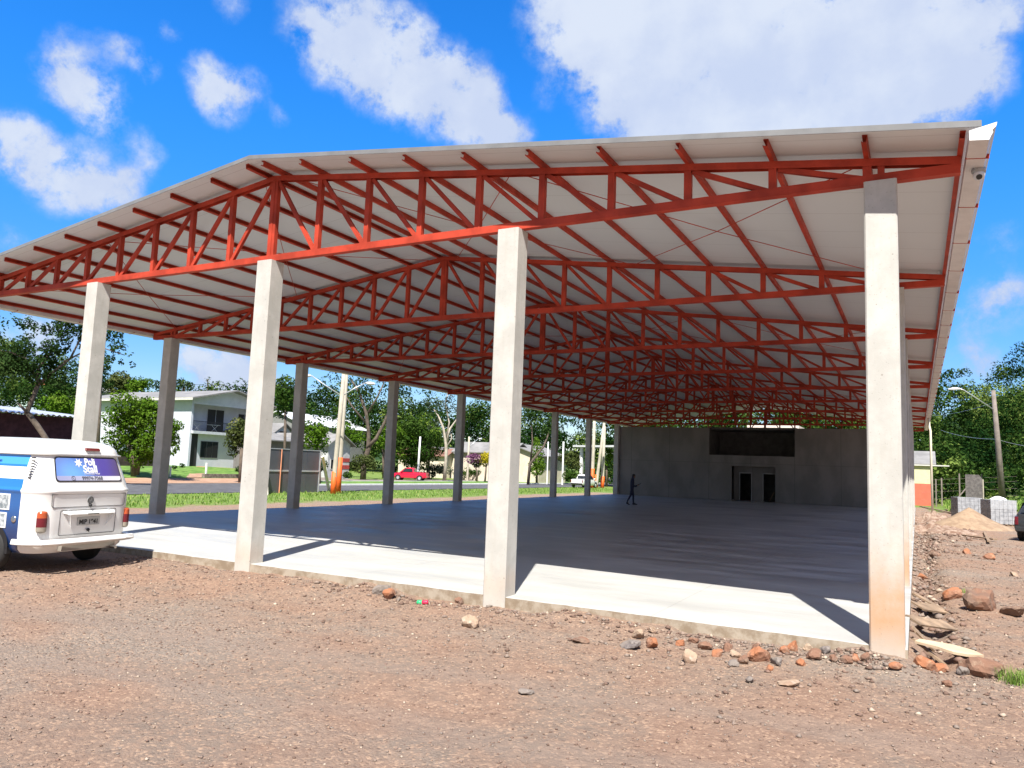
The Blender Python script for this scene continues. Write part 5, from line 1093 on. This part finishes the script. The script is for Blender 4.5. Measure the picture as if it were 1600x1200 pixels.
for (p_, q_, lb_) in (((hx_+.1, 29.3, 2.1), tuple(gpt(514, 767)[0]), 'pale timber brace propping the right end of the hoarding'), ((hx_+.1, 24.3, 1.2), tuple(gpt(416, 774)[0]), 'short timber brace at the foot of the hoarding near the second column')):
    m = MB(); m.beam(p_, q_, .2, .1, (0, 1, 0)); tag(m.build('timber_brace', pvc), lb_, 'timber')
def pole(label, px, dep, pytop, pybase, r, band=None, mat=pole_c, lean=0.0, group=None, arms=(), name='utility_pole', cat='pole', cross=False):
    P = at3(px, pybase, dep); z0 = gz(P[0], P[1]); T = at3(px, pytop, dep); h = T[2]-z0; root = empty(name, (P[0], P[1], z0), 0, label, cat, group)
    m = MB(); m.tube([(0, 0, -.4), (0, 0, 0), (lean*.5, 0, h*.5), (lean, 0, h)], [r*1.35, r*1.35, r*1.15, r], 12); m.build('shaft', mat, root, smooth=True)
    if band: m = MB(); m.tube([(0, 0, -.1), (lean*.12, 0, band)], [r*1.42, r*1.38], 12); m.build('painted_foot', orange_p, root, smooth=True)
    for (ax, ay, az, bx, by, bz) in arms:
        m = MB(); m.tube([(lean*(az/h), 0, az), ((ax+bx)/2 if False else bx*.6, by*.6, az+(bz-az)*.62), (bx, by, bz)], .035, 8); ar = m.build('arm', galv, root, smooth=True)
        q = Vector((bx, by, 0)).normalized(); m = MB(); m.lathe([(.03, 0), (.09, .08), (.12, .3), (.08, .55), (0, .62)], (bx, by, bz-.02), (q.x, q.y, -.05), 12); m.build('lamp_head', paint('lamp_head', (.62, .63, .63), .4), ar, smooth=True)
    if cross: m = MB(); m.box(-1.0, 1.0, -.05, .05, h-.6, h-.48); m.build('crossarm', pole_old, root)
    return root
pole('front concrete pole with orange foot beside the hoarding, carrying lamp arms', 520, 49.3, 560, 772, .13, 1.45, pole_c, .35, arms=[(0,0,6.4, -1.6,-1.0,7.7), (0,0,6.4, 1.3,1.1,7.4)])
pole('rear grey concrete pole with taller orange foot touching the front pole', 528, 51.5, 555, 767, .14, 2.4, pole_c, .1)
pole('left pole of the orange footed trio near the white pickup', 925, 92, 648, 762, .17, 2.3, pole_c, .1)
pole('leaning middle pole of the orange footed trio', 931, 90, 655, 765, .15, 1.6, pole_c, .9)
pole('right pole of the orange footed trio near the white pickup', 941, 93, 665, 761, .17, 1.4, pole_c, .1)
pole('thin white post behind the red pickup', 653, 96, 682, 735, .11, None, white_p, .1, name='post', cat='post')
pole('slim lamp post in front of the grey roofed low house', 731, 104, 682, 730, .12, None, pole_c, 0, arms=[(0,0,4.6, .6,1.6,5.9)], name='street_lamp', cat='street lamp')
pole('thin white post between the cypress and the column', 855, 100, 690, 742, .07, None, white_p, 0, name='post', cat='post')
pole('white square topped post standing in the shrubs right of the column', 879, 100, 690, 742, .10, None, white_p, 0, name='post', cat='post')
P = at3(1567, 782, 61); z0 = gz(P[0], P[1]); T = at3(1552, 610, 61); A1 = at3(1554, 641, 61); A2 = at3(1503, 608, 60); root = empty('street_lamp', (0, 0, 0), 0, 'weathered dark pole with a long raised lamp arm before the wood at the right', 'street lamp')
m = MB(); m.tube([(P[0], P[1], z0-.3), tuple((P+T)/2), tuple(T)], [.26, .21, .15], 10); m.build('shaft', pole_old, root, smooth=True)
m = MB(); m.tube([tuple(A1), tuple(A1*.05+A2*.95+np.array([0,0,.02])), tuple(A2+np.array([-.15, 0, .02]))], .05, 8); m.build('arm', galv, root, smooth=True)
m = MB(); m.tube([tuple(A2+np.array([-.1,0,.03])), tuple(A2+np.array([-.5,-.05,.03])), tuple(A2+np.array([-.95,-.1,0]))], [.06, .13, .05], 10); m.build('lamp_head', paint('lamp_white', (.75, .75, .74), .4), root, smooth=True)
def wire(label, pts, dep, sag=.0, r=.018, mat=None):
    Q = [at3(px, py, dp) for px, py, dp in pts]; L = []
    for i in range(len(Q)-1):
        for k in range(12): s_ = k/12; q = Q[i]*(1-s_)+Q[i+1]*s_; L.append((q[0], q[1], q[2]-4*sag*s_*(1-s_)))
    L.append(tuple(Q[-1])); m = MB(); m.tube(L, r, 4, caps=False); tag(m.build('cable', mat or black), label, 'cable')
wire('thin cable sagging from the dark lamp pole towards the right edge', [(1563, 688, 61), (1700, 700, 50)], 0, .3, .011, galv)
wire('thin cable running from the dark lamp pole back towards the building', [(1562, 686, 61), (1470, 672, 75)], 0, .25, .011, galv)
wire('thin cable crossing the wood from the lamp arm height leftwards', [(1555, 628, 61), (1450, 650, 80)], 0, .25, .009, galv)
wire('thin cable crossing the sky above the two storey house', [(190, 590, 60), (520, 604, 50)], 0, .3, .012)
# wire fence at the right
wf = empty('wire_fence', (0, 0, 0), 0, 'thin wire fence with leaning brace in front of the wood', 'fence')
for i, px in enumerate((1463, 1472, 1500, 1535)):
    P = at3(px, 785, 63); z0 = gz(P[0], P[1]); m = MB(); m.box(P[0]-.05, P[0]+.05, P[1]-.05, P[1]+.05, z0-.2, z0+2.3); m.build('post', pole_old, wf)
Pa, Pb = at3(1440, 785, 63), at3(1590, 785, 63)
for h in (.6, 1.2, 1.8, 2.2): m = MB(); m.tube([(Pa[0], Pa[1], gz(Pa[0], Pa[1])+h), (Pb[0], Pb[1], gz(Pb[0], Pb[1])+h)], .006, 4); m.build('wire', pole_old, wf)
a, b = at3(1490, 782, 62), at3(1512, 760, 62); m = MB(); m.tube([(a[0], a[1], gz(a[0], a[1])), tuple(b)], .05, 6); m.build('brace', pole_old, wf)

# ------------------------------------------------------------------ vegetation
def n3(p, s, o=0.0): return vnoise(p[:, 0]*s+o, p[:, 1]*s+p[:, 2]*s*.7+o*1.3)+vnoise(p[:, 2]*s+o+5.1, p[:, 0]*s-p[:, 1]*s*.6+o)
def leaves(blobs, size, dens, seed, gap=.0, jit=.25):
    """blobs (x,y,z,r[,squash]); returns quads for a leafy shell with gaps and clumps"""
    r_ = np.random.default_rng(seed); Vs = []; Ts = []
    for b in blobs:
        R = b[3]; sq = b[4] if len(b) > 4 else .85; n = int(dens*DM*4*math.pi*R*R/(size*size))
        if n < 6: n = 6
        d = r_.normal(size=(n, 3)); d /= np.linalg.norm(d, axis=1)[:, None]
        off = r_.uniform(0, 40); lump = 1+.55*(vnoise(d[:, 0]*2.3+off, d[:, 1]*2.3+d[:, 2]*2+off))
        rad = R*lump*(1-jit+jit*1.35*r_.random(n)); p = d*rad[:, None]*np.array([1, 1, sq])+np.array(b[:3])
        if gap > -1:
            g = n3(p, 1.35/max(.5, R**.5), off); keep = g > gap*.6-.22; p = p[keep]; d = d[keep]
        n = len(p)
        if n == 0: continue
        nrm = d*.8+r_.normal(size=(n, 3))*.55+np.array([0, 0, .35]); nrm /= np.linalg.norm(nrm, axis=1)[:, None]
        a = np.cross(nrm, r_.normal(size=(n, 3))); a /= np.linalg.norm(a, axis=1)[:, None]+1e-9; c = np.cross(nrm, a)
        s = size*r_.uniform(.55, 1.25, n)[:, None]; q = np.stack([p-a*s*.6, p-c*s*.38+nrm*s*.1, p+a*s*.6, p+c*s*.38-nrm*s*.08], 1)
        Vs.append(q.reshape(-1, 3)); tn = np.clip(.36+(b[5] if len(b) > 5 else r_.uniform(-.25, .28))+.8*n3(p, .9/max(.6, R**.5), off+3)+.28*(r_.random(n)-.5), 0, 1); Ts.append(tn)
    V = np.concatenate(Vs); T = np.concatenate(Ts); return V, np.arange(len(V)).reshape(-1, 4), T
TS = [100]; DM = 1.7
def tree(label, dep, blobs, trunks, mat, size=.22, dens=.55, gap=.1, barkm=None, name='tree', cat='tree', thick=.6, group=None, base=None):
    """blobs and trunks are laid out from the photo at distance dep, with depth spread thick*radius"""
    TS[0] += 1; r_ = np.random.default_rng(TS[0]); W = []
    for bl in blobs:
        px, py, rp = bl[:3]; R = rp*dep/F
        P = at3(px, py, dep+ (bl[3] if len(bl) > 3 else r_.uniform(-thick, thick)*R*1.6)); W.append((*P, R))
    px0, py0 = trunks[0][0][:2] if trunks else (blobs[0][0], blobs[0][1]+blobs[0][2]); B = at3(px0, py0, dep); z0 = gz(B[0], B[1]) if base is None else B[2]
    root = empty(name, (B[0], B[1], z0), 0, label, cat, group); o_ = np.array([B[0], B[1], z0])
    V, Q, T = leaves([(w_[0]-o_[0], w_[1]-o_[1], w_[2]-o_[2], w_[3]) for w_ in W], size, dens, TS[0], gap); npmesh('crown', V, Q, mat, root, T)
    if trunks:
        m = MB()
        for tp in trunks:
            pts = [at3(a, b, dep+(r_.uniform(-.3, .3) if i else 0))-o_ for i, (a, b, c) in enumerate(tp)]; rr = [c*dep/F for a, b, c in tp]
            if tp is trunks[0]: pts[0] = np.array([0, 0, -.3])
            m.tube([tuple(p) for p in pts], rr, 8)
        m.build('trunk', barkm or bark, root, smooth=True)
    return root
def ball(cx_, cy_, rx, ry, n, r0_, seed, rmin=.6):
    r_ = np.random.default_rng(seed); L = []
    for i in range(n):
        a = r_.uniform(0, 2*math.pi); k = math.sqrt(r_.random()); L.append((cx_+rx*k*math.cos(a), cy_+ry*k*math.sin(a), r0_*r_.uniform(rmin, 1.2)))
    return L
# the big spreading tree at the far left
tree('big spreading dark tree with a crooked trunk before the shed at far left', 47,
     ball(-30, 560, 60, 50, 16, 22, 1)+ball(70, 560, 55, 28, 18, 16, 2)+ball(115, 510, 50, 14, 13, 14, 3)+ball(160, 530, 30, 22, 9, 12, 4)+[(185,545,12),(200,553,8),(190,565,7),(205,570,6),(170,560,9),(150,500,11),(130,498,12),(60,515,9),(40,505,14),(10,500,16),(90,600,10),(45,525,8),(80,540,14),(60,590,14),(40,615,11)],
     [[(82,735,4.5),(75,690,4.5),(58,665,4.5),(42,644,4),(50,625,3.6),(60,600,3.2),(60,575,2.8),(80,550,2)],[(42,644,2.5),(28,630,1.5)],[(60,600,2.5),(85,580,2.2),(110,560,1.8),(125,530,1.2)],[(58,590,2),(40,560,1.5),(15,550,1.2),(-20,545,1)],[(100,565,1.5),(130,550,1.2),(165,545,1),(195,555,.6)]], leaf_dark, .15, .85, .22)
tree('round bright green tree on twin trunks in front of the pale blue house', 60,
     ball(218, 672, 46, 42, 34, 20, 11)+[(195,630,20),(240,650,20),(262,668,16),(275,665,10),(180,650,18),(175,690,16),(225,715,14),(265,700,14),(190,620,14),(272,690,9)],
     [[(209,742,4),(208,715,4),(200,690,3)],[(214,742,3.5),(218,712,3.5),(232,690,3)]], leaf_bright, .19, .85, -.15)
tree('bright green hedge tree rising behind the shed roof', 66, ball(88, 632, 26, 10, 12, 13, 12)+ball(120, 640, 12, 8, 5, 12, 13), [[(90,680,2),(90,650,2)]], leaf_bright, .22, .7, 0)
tree('olive round bush tree at the right end of the pale blue house', 63, ball(380, 688, 20, 22, 14, 17, 14)+[(362,690,12),(372,665,14),(365,705,10)], [[(376,738,3),(378,700,3)]], leaf_olive, .18, .9, -.2)
for px, py, r_, lb_ in ((284,727,4,'dark clipped shrub by the house door'), (272,730,3.5,'small dark shrub at the house corner'), (372,733,5,'dark shrub under the olive tree on the lawn')):
    tree(lb_, 68, [(px, py, r_), (px+2, py+1, r_*.8)], [], leaf_dark, .12, 1.2, -.5, name='shrub', cat='shrub')
# hedge line and hilltop trees at the left
tree('dense olive grey tree on the hill left of the house roof', 105, ball(187, 600, 17, 12, 12, 13, 21), [[(187,640,2),(187,610,2)]], leaf_olive, .3, .8, -.2)
tree('bright green tree on the hill above the house roof', 100, ball(222, 603, 17, 8, 10, 11, 22), [[(222,640,2),(222,610,2)]], leaf_bright, .28, .8, -.2)
tree('dark tree tops on the hill behind the leaning house gable', 110, ball(287, 600, 14, 5, 9, 7, 23)+[(250,603,9),(242,600,8)], [[(287,640,2),(287,605,2)]], leaf_dark, .25, .7, 0)
tree('tiny layered pine top against the sky above the gable', 130, [(325,597,6),(325,603,6),(325,592,4)], [[(325,640,1.2),(325,592,.8)]], leaf_dark, .2, .6, .3)
tree('dark tree beside the first column with sky behind', 75, ball(158, 575, 8, 30, 8, 12, 24)+[(168,600,10)], [[(160,640,3),(158,590,2)]], leaf_dark, .22, .7, 0)
# middle trees
tree('large forked street tree with thin dark crown behind the twin poles', 90,
     ball(545, 600, 50, 12, 12, 13, 31)+ball(600, 612, 40, 18, 14, 12, 32)+ball(655, 622, 28, 16, 12, 11, 33)+[(575,640,9),(560,620,10),(630,600,12),(672,640,10),(610,640,8),(690,645,8)],
     [[(567,750,5),(569,722,4.2),(576,700,4),(576,675,3),(572,645,2.6),(562,615,2),(548,592,1.3)],[(574,700,3.3),(588,685,2.8),(601,660,2.5),(612,630,2),(625,600,1.4)],[(572,650,2),(590,620,1.4),(600,598,1)],[(571,660,1.8),(550,635,1.3),(535,610,1)]], leaf_dark, .24, .42, .45)
tree('yellow green round shrub at the foot of the forked tree', 86, ball(566, 724, 13, 10, 8, 9, 34)+[(552,728,9),(580,728,8)], [], leaf_olive, .18, 1, -.3, name='shrub', cat='shrub')
tree('small dark clipped ball shrub beside the white garden kerb', 80, [(543,742,6),(540,743,5),(547,743,5)], [], leaf_mid, .13, 1.3, -.5, name='shrub', cat='shrub')
tree('bright green tree hanging over the small grey roofs', 70, ball(492, 680, 16, 20, 14, 13, 35)+[(480,665,10),(505,690,10),(500,705,9),(486,710,8)], [[(500,760,2),(498,720,2),(495,690,2)]], leaf_bright, .2, .75, 0)
tree('dark leafy shrub at the end of the hoarding', 64, ball(500, 722, 12, 8, 7, 8, 36), [[(500,765,1.5),(500,725,1.5)]], leaf_dark, .18, .8, 0, name='shrub', cat='shrub')
tree('row of bright green trees behind the white banded house', 100, ball(620, 690, 26, 26, 16, 15, 38)+ball(545, 680, 22, 16, 12, 13, 37), [[(600,750,3),(600,700,3)]], leaf_bright, .28, .75, -.05)
tree('bright green tree directly above the red pickup', 101, ball(655, 690, 30, 34, 24, 15, 39)+[(678,710,12),(640,720,12),(690,700,9)], [[(650,750,3),(650,700,3)]], leaf_mid, .26, .8, -.1)
tree('bright green tree behind the red pickup roof', 106, ball(668, 672, 22, 20, 14, 12, 40), [[(670,740,3),(668,690,3)]], leaf_bright, .28, .75, -.05)
tree('pale barked tree with bare white branches left of the fifth column', 97,
     ball(690, 645, 26, 28, 20, 9, 41)+ball(700, 625, 26, 14, 10, 8, 42),
     [[(694,752,3.2),(697,720,2.6),(697,695,2.4),(693,670,1.9),(685,650,1.3),(678,640,.8)],[(697,695,2),(703,670,1.6),(714,655,1.2),(722,648,.8)],[(696,690,1.6),(702,660,1.2),(696,630,.9),(700,612,.6)],[(697,700,1.4),(706,685,1),(704,675,.7)]], leaf_grey, .2, .34, .5, palebark)
tree('purple flowering small tree in front of the low grey roofed house', 100, ball(740, 716, 7, 5, 6, 7, 43)+[(735,712,5)], [[(744,752,2),(746,738,1.6),(741,725,1.3)]], leaf_pink, .2, .8, 0)
tree('dark crown under the purple flowers', 101, ball(742, 724, 8, 4, 5, 6, 44), [], leaf_dark, .2, .8, 0, name='shrub', cat='shrub')
tree('yellow shrub just left of the tall middle column', 100, ball(762, 720, 9, 8, 8, 8, 45), [[(758,742,1.5),(760,725,1.2)]], leaf_yel, .2, .9, -.1, name='shrub', cat='shrub')
tree('pale green hedge bushes on the plot right of the red pickup', 104, ball(688, 735, 18, 6, 12, 7, 46)+ball(670, 738, 8, 6, 5, 6, 47), [], leaf_grey, .2, .9, -.2, name='shrub', cat='shrub')
tree('row of low green bushes before the low grey roofed house', 108, ball(735, 738, 32, 4, 16, 6, 48), [], leaf_mid, .2, .9, -.2, name='shrub', cat='shrub')
tree('conical green cypress between the two beige houses', 101, [(839,734,11,0),(840,722,11,0),(840,710,9.5,0),(839,700,8,0),(838,692,6,0),(838,686,4,0),(845,728,9,0),(833,728,9,0)], [[(839,746,2),(839,700,1.5)]], leaf_bright, .2, 1.1, -.4)
tree('leaning bare trunk tree in front of the cypress', 93, ball(850, 655, 24, 22, 14, 11, 51)+ball(830, 645, 15, 18, 10, 11, 52), [[(825,751,2.4),(828,725,2.2),(838,712,2),(850,697,1.6),(858,675,1.2)],[(829,722,1.6),(832,690,1.2),(830,660,1)]], leaf_dark, .26, .45, .3)
tree('olive yellow shrubs between the beige house and the white post', 104, ball(890, 722, 15, 10, 14, 10, 53)+[(878,712,8)], [], leaf_olive, .24, .9, -.1, name='shrub', cat='shrub')
tree('low bright bush at the road bend behind the white pickup', 98, ball(893, 742, 12, 3, 8, 6, 54), [], leaf_mid, .2, .9, -.2, name='shrub', cat='shrub')
tree('banana like bright plants beside the end wall', 100, ball(948, 712, 9, 14, 9, 7, 55), [[(948,750,2),(948,715,1.5)]], leaf_bright, .35, .6, .1)
tree('dark tree crown hanging over the second column gap', 72, ball(445, 620, 14, 22, 10, 13, 56)+[(450,595,12),(440,645,10)], [[(448,700,2.5),(446,640,2)]], leaf_mid, .24, .7, 0)
DM = 1.25
# far woods: many crowns, one mass each
def wood(name, label, rows, mat, size, dens, seed):
    """rows: (px0, px1, step, [silhouette (px,py)...], depth, crown radius, levels); every crown is a cluster of leafy lumps with its own tone"""
    r_ = np.random.default_rng(seed); B = []
    for (p0, p1, st, sil, dep, R, levels) in rows:
        for lv in range(levels):
            px = p0+(lv % 2)*R*F/dep*.8
            while px <= p1:
                d_ = dep*r_.uniform(.95, 1.05)-lv*R*.9; Rt = R*r_.uniform(.65, 1.2); rp = Rt*F/d_
                y = np.interp(px, [s[0] for s in sil], [s[1] for s in sil])+rp*.75+lv*R*F/dep*1.05+r_.uniform(-.25, .25)*rp
                P = at3(px+r_.uniform(-.2, .2)*rp, y, d_); tone = r_.uniform(-.34, .34) if r_.random() > .22 else r_.uniform(.25, .6)
                if P[2] > gz(P[0], P[1])-Rt*.8:
                    B.append((P[0], P[1], P[2]-.1*Rt, Rt*.62, .95, tone-.25))
                    for q in range(11):
                        d = r_.normal(size=3); d[2] = abs(d[2])*.9-.25; d[1] -= .45; d /= np.linalg.norm(d); k = r_.uniform(.26, .42)
                        B.append((P[0]+d[0]*Rt*.72, P[1]+d[1]*Rt*.72, P[2]+d[2]*Rt*.72, Rt*k, .85, tone+r_.uniform(-.1, .16)))
                px += rp*1.35
    V, Q, T = leaves(B, size, dens, seed, -.3, .3); o = npmesh(name, V, Q, mat, None, T); print(name, len(Q)); return tag(o, label, 'trees', kind='stuff')
wood('forest', 'steep wooded hillside behind the right side of the site', [
    (1425, 1640, 26, [(1425,612),(1460,600),(1480,590),(1500,586),(1530,594),(1548,582),(1565,566),(1600,550),(1660,535)], 118, 4.4, 3),
    (1425, 1640, 30, [(1425,640),(1500,622),(1550,610),(1600,585)], 100, 3.8, 2),
    (1425, 1640, 30, [(1425,672),(1500,655),(1550,640),(1600,625)], 86, 3.4, 2),
    (1425, 1660, 32, [(1425,705),(1500,690),(1560,685),(1600,668)], 77, 2.9, 2),
    (1475, 1660, 30, [(1430,738),(1480,722),(1520,728),(1560,724),(1600,722)], 70, 2.0, 3)], leaf_forest, .28, .5, 201)
wood('forest', 'dark tree tops standing out on the right hill against the sky', [(1480, 1512, 14, [(1480,576),(1512,576)], 120, 1.3, 1)], leaf_dark, .3, .4, 202)
wood('forest', 'green wood seen between the far trusses above the end wall', [(1000, 1450, 26, [(1000,615),(1440,600)], 112, 4.4, 4), (1000, 1450, 26, [(1000,600),(1440,590)], 128, 5, 3)], leaf_mid, .4, .55, 203)
wood('forest', 'tall dark wood behind the beige houses and the canopy', [
    (770, 1030, 30, [(770,628),(800,622),(900,630),(1030,640)], 145, 6, 4), (780, 1030, 30, [(780,668),(1030,672)], 128, 4.6, 3)], leaf_forest, .42, .5, 204)
wood('forest', 'wooded slope behind the middle houses', [(430, 720, 26, [(430,618),(480,604),(560,612),(640,630),(720,655)], 156, 4.2, 2),
    (430, 700, 30, [(430,600),(480,592),(540,612),(590,620),(640,628),(700,645)], 165, 6, 4), (430, 790, 30, [(430,640),(560,645),(700,650),(790,645)], 145, 5, 3), (735, 800, 24, [(735,640),(800,625)], 150, 5.5, 4)], leaf_forest, .45, .5, 205)
wood('forest', 'wooded hill behind the shed and the big tree at the far left', [
    (-60, 150, 22, [(-60,520),(0,525),(60,545),(120,560),(150,575)], 120, 5, 6), (-60, 170, 22, [(-60,565),(60,585),(170,600)], 100, 4, 5)], leaf_forest, .30, .5, 206)
wood('forest', 'low wooded ridge behind the two storey house', [(130, 440, 26, [(130,590),(200,600),(300,606),(440,600)], 150, 4, 3)], leaf_forest, .42, .5, 207)
# grass
def blades(name, n, fx, fy, h0, h1, wd, seed, label, cat, kind=True, root=None):
    r_ = np.random.default_rng(seed); x = fx(r_, n); y = fy(r_, n); h = r_.uniform(h0, h1, n); a = r_.uniform(0, 6.28, n); l = r_.uniform(.1, .75, n)*h; z = gh(x, y)-.01
    dx, dy = np.cos(a), np.sin(a); w_ = wd*r_.uniform(.6, 1.3, n); b = np.stack([x, y, z], 1); s = np.stack([-dy*w_, dx*w_, 0*x], 1); t1 = b+np.stack([dx*l*.35, dy*l*.35, h*.6], 1); t2 = b+np.stack([dx*l, dy*l, h*(1-.25*l/h)], 1)
    V = np.stack([b-s, b+s, t1+s*.8, t2, t1-s*.8], 1).reshape(-1, 3); i = np.arange(n)[:, None]*5; Q = np.concatenate([np.concatenate([i, i+1, i+2, i+4], 1)], 0); Q2 = np.concatenate([i+4, i+2, i+3, i+3], 1)
    Tt = r_.random(n); me = [tuple(map(int, q)) for q in Q]+[tuple(map(int, q[:3])) for q in Q2]
    m = bpy.data.meshes.new(name); m.from_pydata(V.tolist(), [], me); m.materials.append(grass_b); at_ = m.attributes.new('tint', 'FLOAT', 'FACE'); at_.data.foreach_set('value', np.concatenate([Tt, Tt]).astype(np.float32))
    o = bpy.data.objects.new(name, m); COL.objects.link(o); return tag(o, label, cat, kind='stuff' if kind else None)
Pt, _ = gpt(1592, 1066)
blades('grass_tuft', 420, lambda r_, n: Pt[0]+.02+r_.normal(0, .085, n), lambda r_, n: Pt[1]+r_.normal(0, .07, n), .05, .20, .0035, 1, 'bright green grass tuft at the lower right edge', 'grass', False)
Pt2, _ = gpt(1507, 930); blades('grass_tuft', 90, lambda r_, n: Pt2[0]+r_.normal(0, .07, n), lambda r_, n: Pt2[1]+.3+r_.normal(0, .07, n), .02, .08, .004, 2, 'small grass tuft between the orange block rock and the brown boulder', 'grass', False)
blades('grass', 9000, lambda r_, n: r_.uniform(-34.8, -27.5, n), lambda r_, n: r_.uniform(4, 75, n), .06, .22, .02, 3, 'rough grass on the verge before the road', 'grass')
blades('grass', 6000, lambda r_, n: r_.uniform(2.4, 12, n), lambda r_, n: r_.uniform(50, 66, n), .15, .5, .03, 4, 'tall pale grass at the foot of the wood', 'grass')
